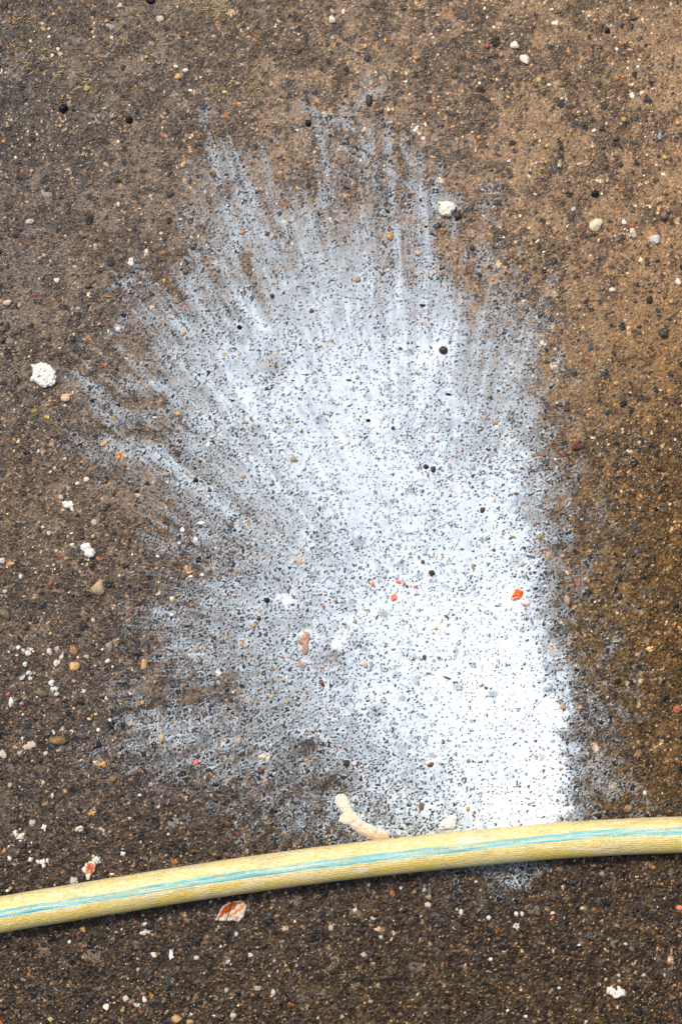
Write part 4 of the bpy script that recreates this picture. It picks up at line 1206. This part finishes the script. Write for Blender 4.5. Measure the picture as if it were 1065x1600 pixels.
slab('paint_chip', [(336.8,1437.8),(341,1430),(345,1422),(348,1415),(354,1413),(358,1409),(360,1411),(366,1408.5),(374,1407.5),(381,1409),(385.6,1415),(383.5,1422),(381.8,1430),(377,1436),(373.5,1440),(364.5,1438.5),(352.5,1438.5),(344,1439)],
     1.9, chip, 'large cracked chip of rusty red and white paint just below the hose', 'paint chip', .16, bev=2.4, lift=.0010)
def chip2(dx, dy, X, Y, sd_, nz_):
    q = noise_(X, Y, 4, 441); c = mixn((.82,.78,.68), (.62,.55,.44), ss(q, .5, .7))
    r = np.exp(-(((X - 141) / 7.2) ** 4 + ((Y - 1357) / 9) ** 4)) * ss(q, .30, .42)
    c = mixn2(c, (.50,.085,.015), r); return mixn2(c, (.25,.03,.01), r * ss(noise_(X, Y, 2, 443), .58, .68))
slab('paint_chip', [(129,1357),(133,1354),(134,1349),(140,1346),(147,1346),(150,1351),(149,1360),(145,1365),(142,1368),(140,1375),(136,1374),(134,1366),(130,1362)], 2.2, chip2,
     'small rusty red chip with white edges just above the hose at the left', 'paint chip', .25, bev=2.5, lift=.0006)
def chip3(dx, dy, X, Y, sd_, nz_):
    q = noise_(X, Y, 2.2, 447); c = mixn((.80,.075,.008), (.90,.20,.03), ss(q, .4, .65))
    c = mixn2(c, (.85,.86,.86), ss(Y, 932, 934) * (noise_(X, Y, 2.5, 449) > .5)); return c
slab('paint_chip', [(797,934),(800,931),(803,927),(804,922),(807,920),(812,922),(816,924),(816,930),(813,935),(807,937),(800,938)], 2.6, chip3,
     'bright orange ridged paint chip sitting in the white paint near its right border', 'paint chip', .35, bev=3)
def chip4(dx, dy, X, Y, sd_, nz_):
    c = mixn((.84,.84,.82), (.50,.44,.34), ss(noise_(X, Y, 2.5, 451), .52, .66)); return mixn2(c, (.62,.10,.02), ss(Y, 942, 944.5) * (noise_(X, Y, 3, 453) > .42))
slab('paint_chip', [(813,934),(818,932),(823,936),(827,941),(826,946),(820,948),(815,944),(812,939)], 2.0, chip4, 'white chip with a red rim touching the bright orange chip', 'paint chip', .3, bev=3)
slab('mortar_flake', [(947,1552),(948,1543),(955,1541),(959,1545),(962,1549),(965,1547),(963,1541),(967,1540),(970,1545),(976,1547),(976,1556),(970,1556),(964,1560),(958,1559),(955,1555)], 2.0,
     lambda dx, dy, X, Y, sd_, nz_: mixn((.78,.75,.68), (.50,.44,.33), ss(noise_(X, Y, 3, 461), .5, .7)), 'forked off-white flake on the dark pavement at the bottom right', 'flake', .3, bev=3.5)
def pinkst(dx, dy, X, Y, sd_, nz_):
    return mixn((.52,.33,.24), (.34,.21,.14), ss(noise_(X, Y, 3, 465), .42, .62)) * (.85 + .4 * noise_(X, Y, 1.2, 466))[..., None]
slab('stone_slab', [(466,1000),(471,993),(478,988),(483,990),(484,998),(481,1006),(482,1014),(479,1022),(474,1022),(471,1015),(473,1008),(467,1005)], 2.0, pinkst,
     'flat pinkish-tan stone lying in the left part of the white paint', 'stone', .2, bev=4)
def lumpe(dx, dy, X, Y, sd_, nz_):
    c = mixn((.86,.85,.82), (.70,.58,.45), ss(noise_(X, Y, 4, 471), .5, .66)); return mixn2(c, (.45,.15,.07), np.exp(-(((X - 692) / 4) ** 2 + ((Y - 1292) / 2.5) ** 2)) * (noise_(X, Y, 2, 473) > .45))
slab('mortar_lump', [(685,1290),(689,1284),(696,1279),(703,1274),(711,1273),(714,1278),(712,1286),(712,1293),(704,1296),(694,1297),(686,1296)], 2.8, lumpe,
     'paint-coated lump with a reddish corner against the top of the hose', 'mortar lump', .2, bev=6)
# thick blobs and froth of paint
def blob_fn(dx, dy, X, Y, sd_, nz_): return mixn((.87,.89,.91), (.82,.85,.88), ss(noise_(X, Y, 3, 481), .4, .6))
M_B = tint_material('thick_paint', .22, .1, 300)
for (bx, by, rx, ry, lb) in [(448,937,12,9,'thick white paint blob right of the black pebble'),(527,1008,9,5,'thick white paint blob above the grey aggregate patch'),(285,828,5,5,'round froth blob above the brown stone at the left fringe of the paint'),
        (306,842,5,5,'round froth blob touching the brown stone at the left fringe'),(314,817,7,4,'highest froth blob at the left fringe of the paint'),(298,901,5,3,'lone froth blob below the brown stone at the left fringe'),
        (246,869,5,3,'leftmost white froth blob at the fringe of the paint'),(280,848,4,3,'small froth blob left of the brown stone at the fringe'),(268,960,5,4,'white blob in the left fringe, above the golden block level')]:
    pl = [(bx + rx * math.cos(a) * random.uniform(.8, 1.1), by + ry * math.sin(a) * random.uniform(.8, 1.1)) for a in np.linspace(0, 6.283, 11)[:-1]]
    slab('paint_blob', pl, .5, blob_fn, lb, 'paint blob', .1, M_B, .6, bev=min(rx, ry) * .9, lift=.0, grow=-.9)

# ------------------------------------------------------------------ fine grit nobody could count
def grit():
    v, f = ico(1); Vs = []; Fs = []; Cs = []; k = 0
    pal = np.array([(.80,.76,.68),(.70,.62,.48),(.55,.42,.24),(.50,.25,.08),(.10,.07,.05),(.02,.02,.02),(.38,.32,.25),(.5,.12,.04)]); pr = [.24,.20,.12,.07,.14,.12,.09,.02]
    n = 11000
    for i in range(n):
        x = rng.uniform(-20, 1085); y = rng.uniform(-20, 1620); c = cov_at(x, y); s = rng.gamma(2.5, .5) * .55 + .8
        if c > .45: co = pal[rng.choice([3, 4, 5, 2, 6], p=[.06, .32, .42, .08, .12])]; s *= .9
        else: co = pal[rng.choice(8, p=pr)]
        if c > .45: s *= .62
        if c > .45 and rng.random() < .3: continue
        z = ground_z(x, y); 
        wx_, wy_ = PX(x, y); a = rng.uniform(0, 6.28); sx, sy = s * S / 2, s * S / 2 * rng.uniform(.4, 1)
        q = v * (1 + .25 * rng.normal(size=(len(v), 1))) * (sx, sy, min(sx, sy) * .8)
        Q = np.c_[q[:, 0] * math.cos(a) - q[:, 1] * math.sin(a) + wx_, q[:, 0] * math.sin(a) + q[:, 1] * math.cos(a) + wy_, q[:, 2] + z + .0001]
        Vs.append(Q); Fs.append(f + k); k += len(v); Cs.append(np.repeat((co * rng.uniform(.7, 1.15))[None], len(v), 0))
    me = mesh_np('grit', np.concatenate(Vs), np.concatenate(Fs), M_T, np.concatenate(Cs), smooth=False)
    link('grit', me, kind='stuff', label='fine pale and dark grit scattered all over the wet pavement', category='grit')
grit()
def shavings():
    Vs = []; Fs = []; Cs = []; k = 0
    for (cx_, cy_, ex_, ey_, n) in ((330,15,26,18,34),(40,30,34,24,24),(70,90,50,26,30),(395,130,26,30,30),(130,130,30,20,16),(350,150,30,30,16),(30,85,20,20,10),(100,110,40,40,14)):
        for i in range(n):
            x = cx_ + rng.normal() * ex_ * .6; y = cy_ + rng.normal() * ey_ * .6; L = rng.uniform(3, 11); wd = rng.uniform(.7, 1.6); a = rng.normal(0.4, .7)
            z = ground_z(x, y) + .0003; bx, by = PX(x, y)
            m = 5; t = np.linspace(-.5, .5, m); bend = rng.normal() * 2.5
            px_ = t * L; py_ = bend * t * t
            ring = []
            for j in range(m):
                wj = wd * (1 - abs(t[j]) * 1.2) * .5 + .15
                for (oy, oz) in ((-wj, 0), (0, wj * .7), (wj, 0), (0, -wj * .5)):
                    X_ = px_[j]; Y_ = py_[j] + oy
                    ring.append((bx + (X_ * math.cos(a) - Y_ * math.sin(a)) * S, by + (X_ * math.sin(a) + Y_ * math.cos(a)) * S, z + oz * S))
            Vs.append(np.array(ring)); co = np.array(random.choice([(.50,.36,.08),(.60,.46,.16),(.36,.24,.05),(.62,.52,.28)]))
            Cs.append(np.repeat(co[None] * rng.uniform(.7, 1.1), len(ring), 0))
            for j in range(m - 1):
                for q in range(4): Fs.append([k + j*4 + q, k + j*4 + (q+1) % 4, k + j*4 + 4 + (q+1) % 4, k + j*4 + 4 + q])
            k += len(ring)
    me = mesh_np('straw_shavings', np.concatenate(Vs), np.array(Fs), M_T, np.concatenate(Cs))
    link('straw_shavings', me, kind='stuff', label='thin yellow straw shavings strewn over the dark pavement at the top left', category='shavings')
shavings()

# ------------------------------------------------------------------ labels that single each stone out
LM = {(932,349): ('large round cream stone with a brown shadowed rim on the tan silt at the right', 'the round cream stone'),
 (155,918): ('large blocky tan stone below the pitted white lump', 'the blocky tan stone'), (692,547): ('large smooth dark brown pebble in the upper right of the paint', 'the large dark pebble'),
 (576,156): ('upright dark olive pebble at the top of the paint', 'the upright dark pebble'), (821,92): ('larger of two cream angular stones at the top right', 'the top right cream pair'),
 (225,1038): ('upright golden block of stone left of the paint', 'the golden block'), (900,696): ('shiny dark red-brown stone right of the paint', 'the dark red stone'),
 (91,1157): ('long oval golden-brown pebble at the left, below the crumbs', 'the oval golden-brown pebble'), (99,169): ('larger of two black pebbles at the upper left', 'the two upper left black pebbles'),
 (929,302): ('crumbly black clod above the round cream stone', 'the black clod'), (1057,1108): ('rusty rounded pebble cut by the right edge of the photo', 'the rusty edge pebble'),
 (887,938): ('tan angular stone in a milky ring right of the paint', 'the milky-ringed stone'), (541,1193): ('dark brown lump near the lower middle of the paint', 'the dark lower lump'),
 (458,717): ('tan triangular stone left of centre in the paint', 'the tan triangle'), (613,1396): ('rusty red oval pebble just below the middle of the hose', 'the rusty oval pebble'),
 (226,1456): ('broad white flake below the left of the hose', 'the broad white flake'), (807,1447): ('long tilted white flake below the paint streaks under the hose', 'the tilted white flake'),
 (520,31): ('cream angular stone with a shadow at the top middle', 'the top middle cream stone'), (102,620): ('orange-tan angular stone below the big white lump', 'the orange-tan stone'),
 (379,363): ('bright orange pebble at the upper left of the paint', 'the orange pebble'), (1022,374): ('round pale grey pebble in a dark ring at the right', 'the pale grey pebble'),
 (417,938): ('black pebble beside the thick paint blob', 'the black paint pebble'), (274,1592): ('large golden flake-like stone at the bottom left edge', 'the bottom golden stone')}
LMP = [(k[0], k[1], v[1]) for k, v in LM.items()] + [(69,587,'the big white lump'),(697,326,'the black-spotted lump'),(138,860,'the pitted white lump'),(568,1280,'the curved beige piece'),
       (361,1423,'the cracked rusty chip'),(141,1360,'the small rusty chip'),(808,929,'the bright orange chip'),(962,1550,'the forked flake'),(476,1005,'the pinkish stone'),(700,1286,'the coated lump')]
def direction(dx, dy):
    a = math.degrees(math.atan2(-dy, dx)) % 360
    return ['right of','above right of','above','above left of','left of','below left of','below','below right of'][int((a + 22.5) // 45) % 8]
pend = {}
for t in things:
    o, x, y, mx, desc = t
    if (int(x), int(y)) in LM: o['label'] = LM[(int(x), int(y))][0]; continue
    c = cov_at(x, y)
    near = sorted((math.hypot(x - a, y - b), a, b, nme) for a, b, nme in LMP)[0]
    yh = np.interp(x, [0, 400, 730, 1065], [1429, 1365, 1325, 1304])
    lab = desc + (' in the paint,' if c > .35 else ' below the hose,' if y > yh and y < yh + 110 else ' on pavement,') + ' ' + direction(x - near[1], y - near[2]) + ' ' + near[3]
    pend.setdefault(lab, []).append((near[0], o))
for lab, ls in pend.items():
    ls.sort(key=lambda q: q[0])
    if len(ls) == 1: ls[0][1]['label'] = lab; continue
    for i, (d_, o) in enumerate(ls):
        o['label'] = lab + (', ' + (['nearer', 'farther'][i] if len(ls) == 2 else ['the closest', 'second closest', 'third closest', 'fourth closest', 'fifth closest', 'sixth closest', 'seventh closest'][min(i, 6)]))
        
for t in things: t[0]['group'] = {'pebble': 'loose pebbles', 'stone': 'loose angular stones', 'flake': 'loose flakes', 'sliver': 'loose slivers', 'crumb': 'loose crumbs', 'twig': 'loose slivers'}[t[0]['category']]
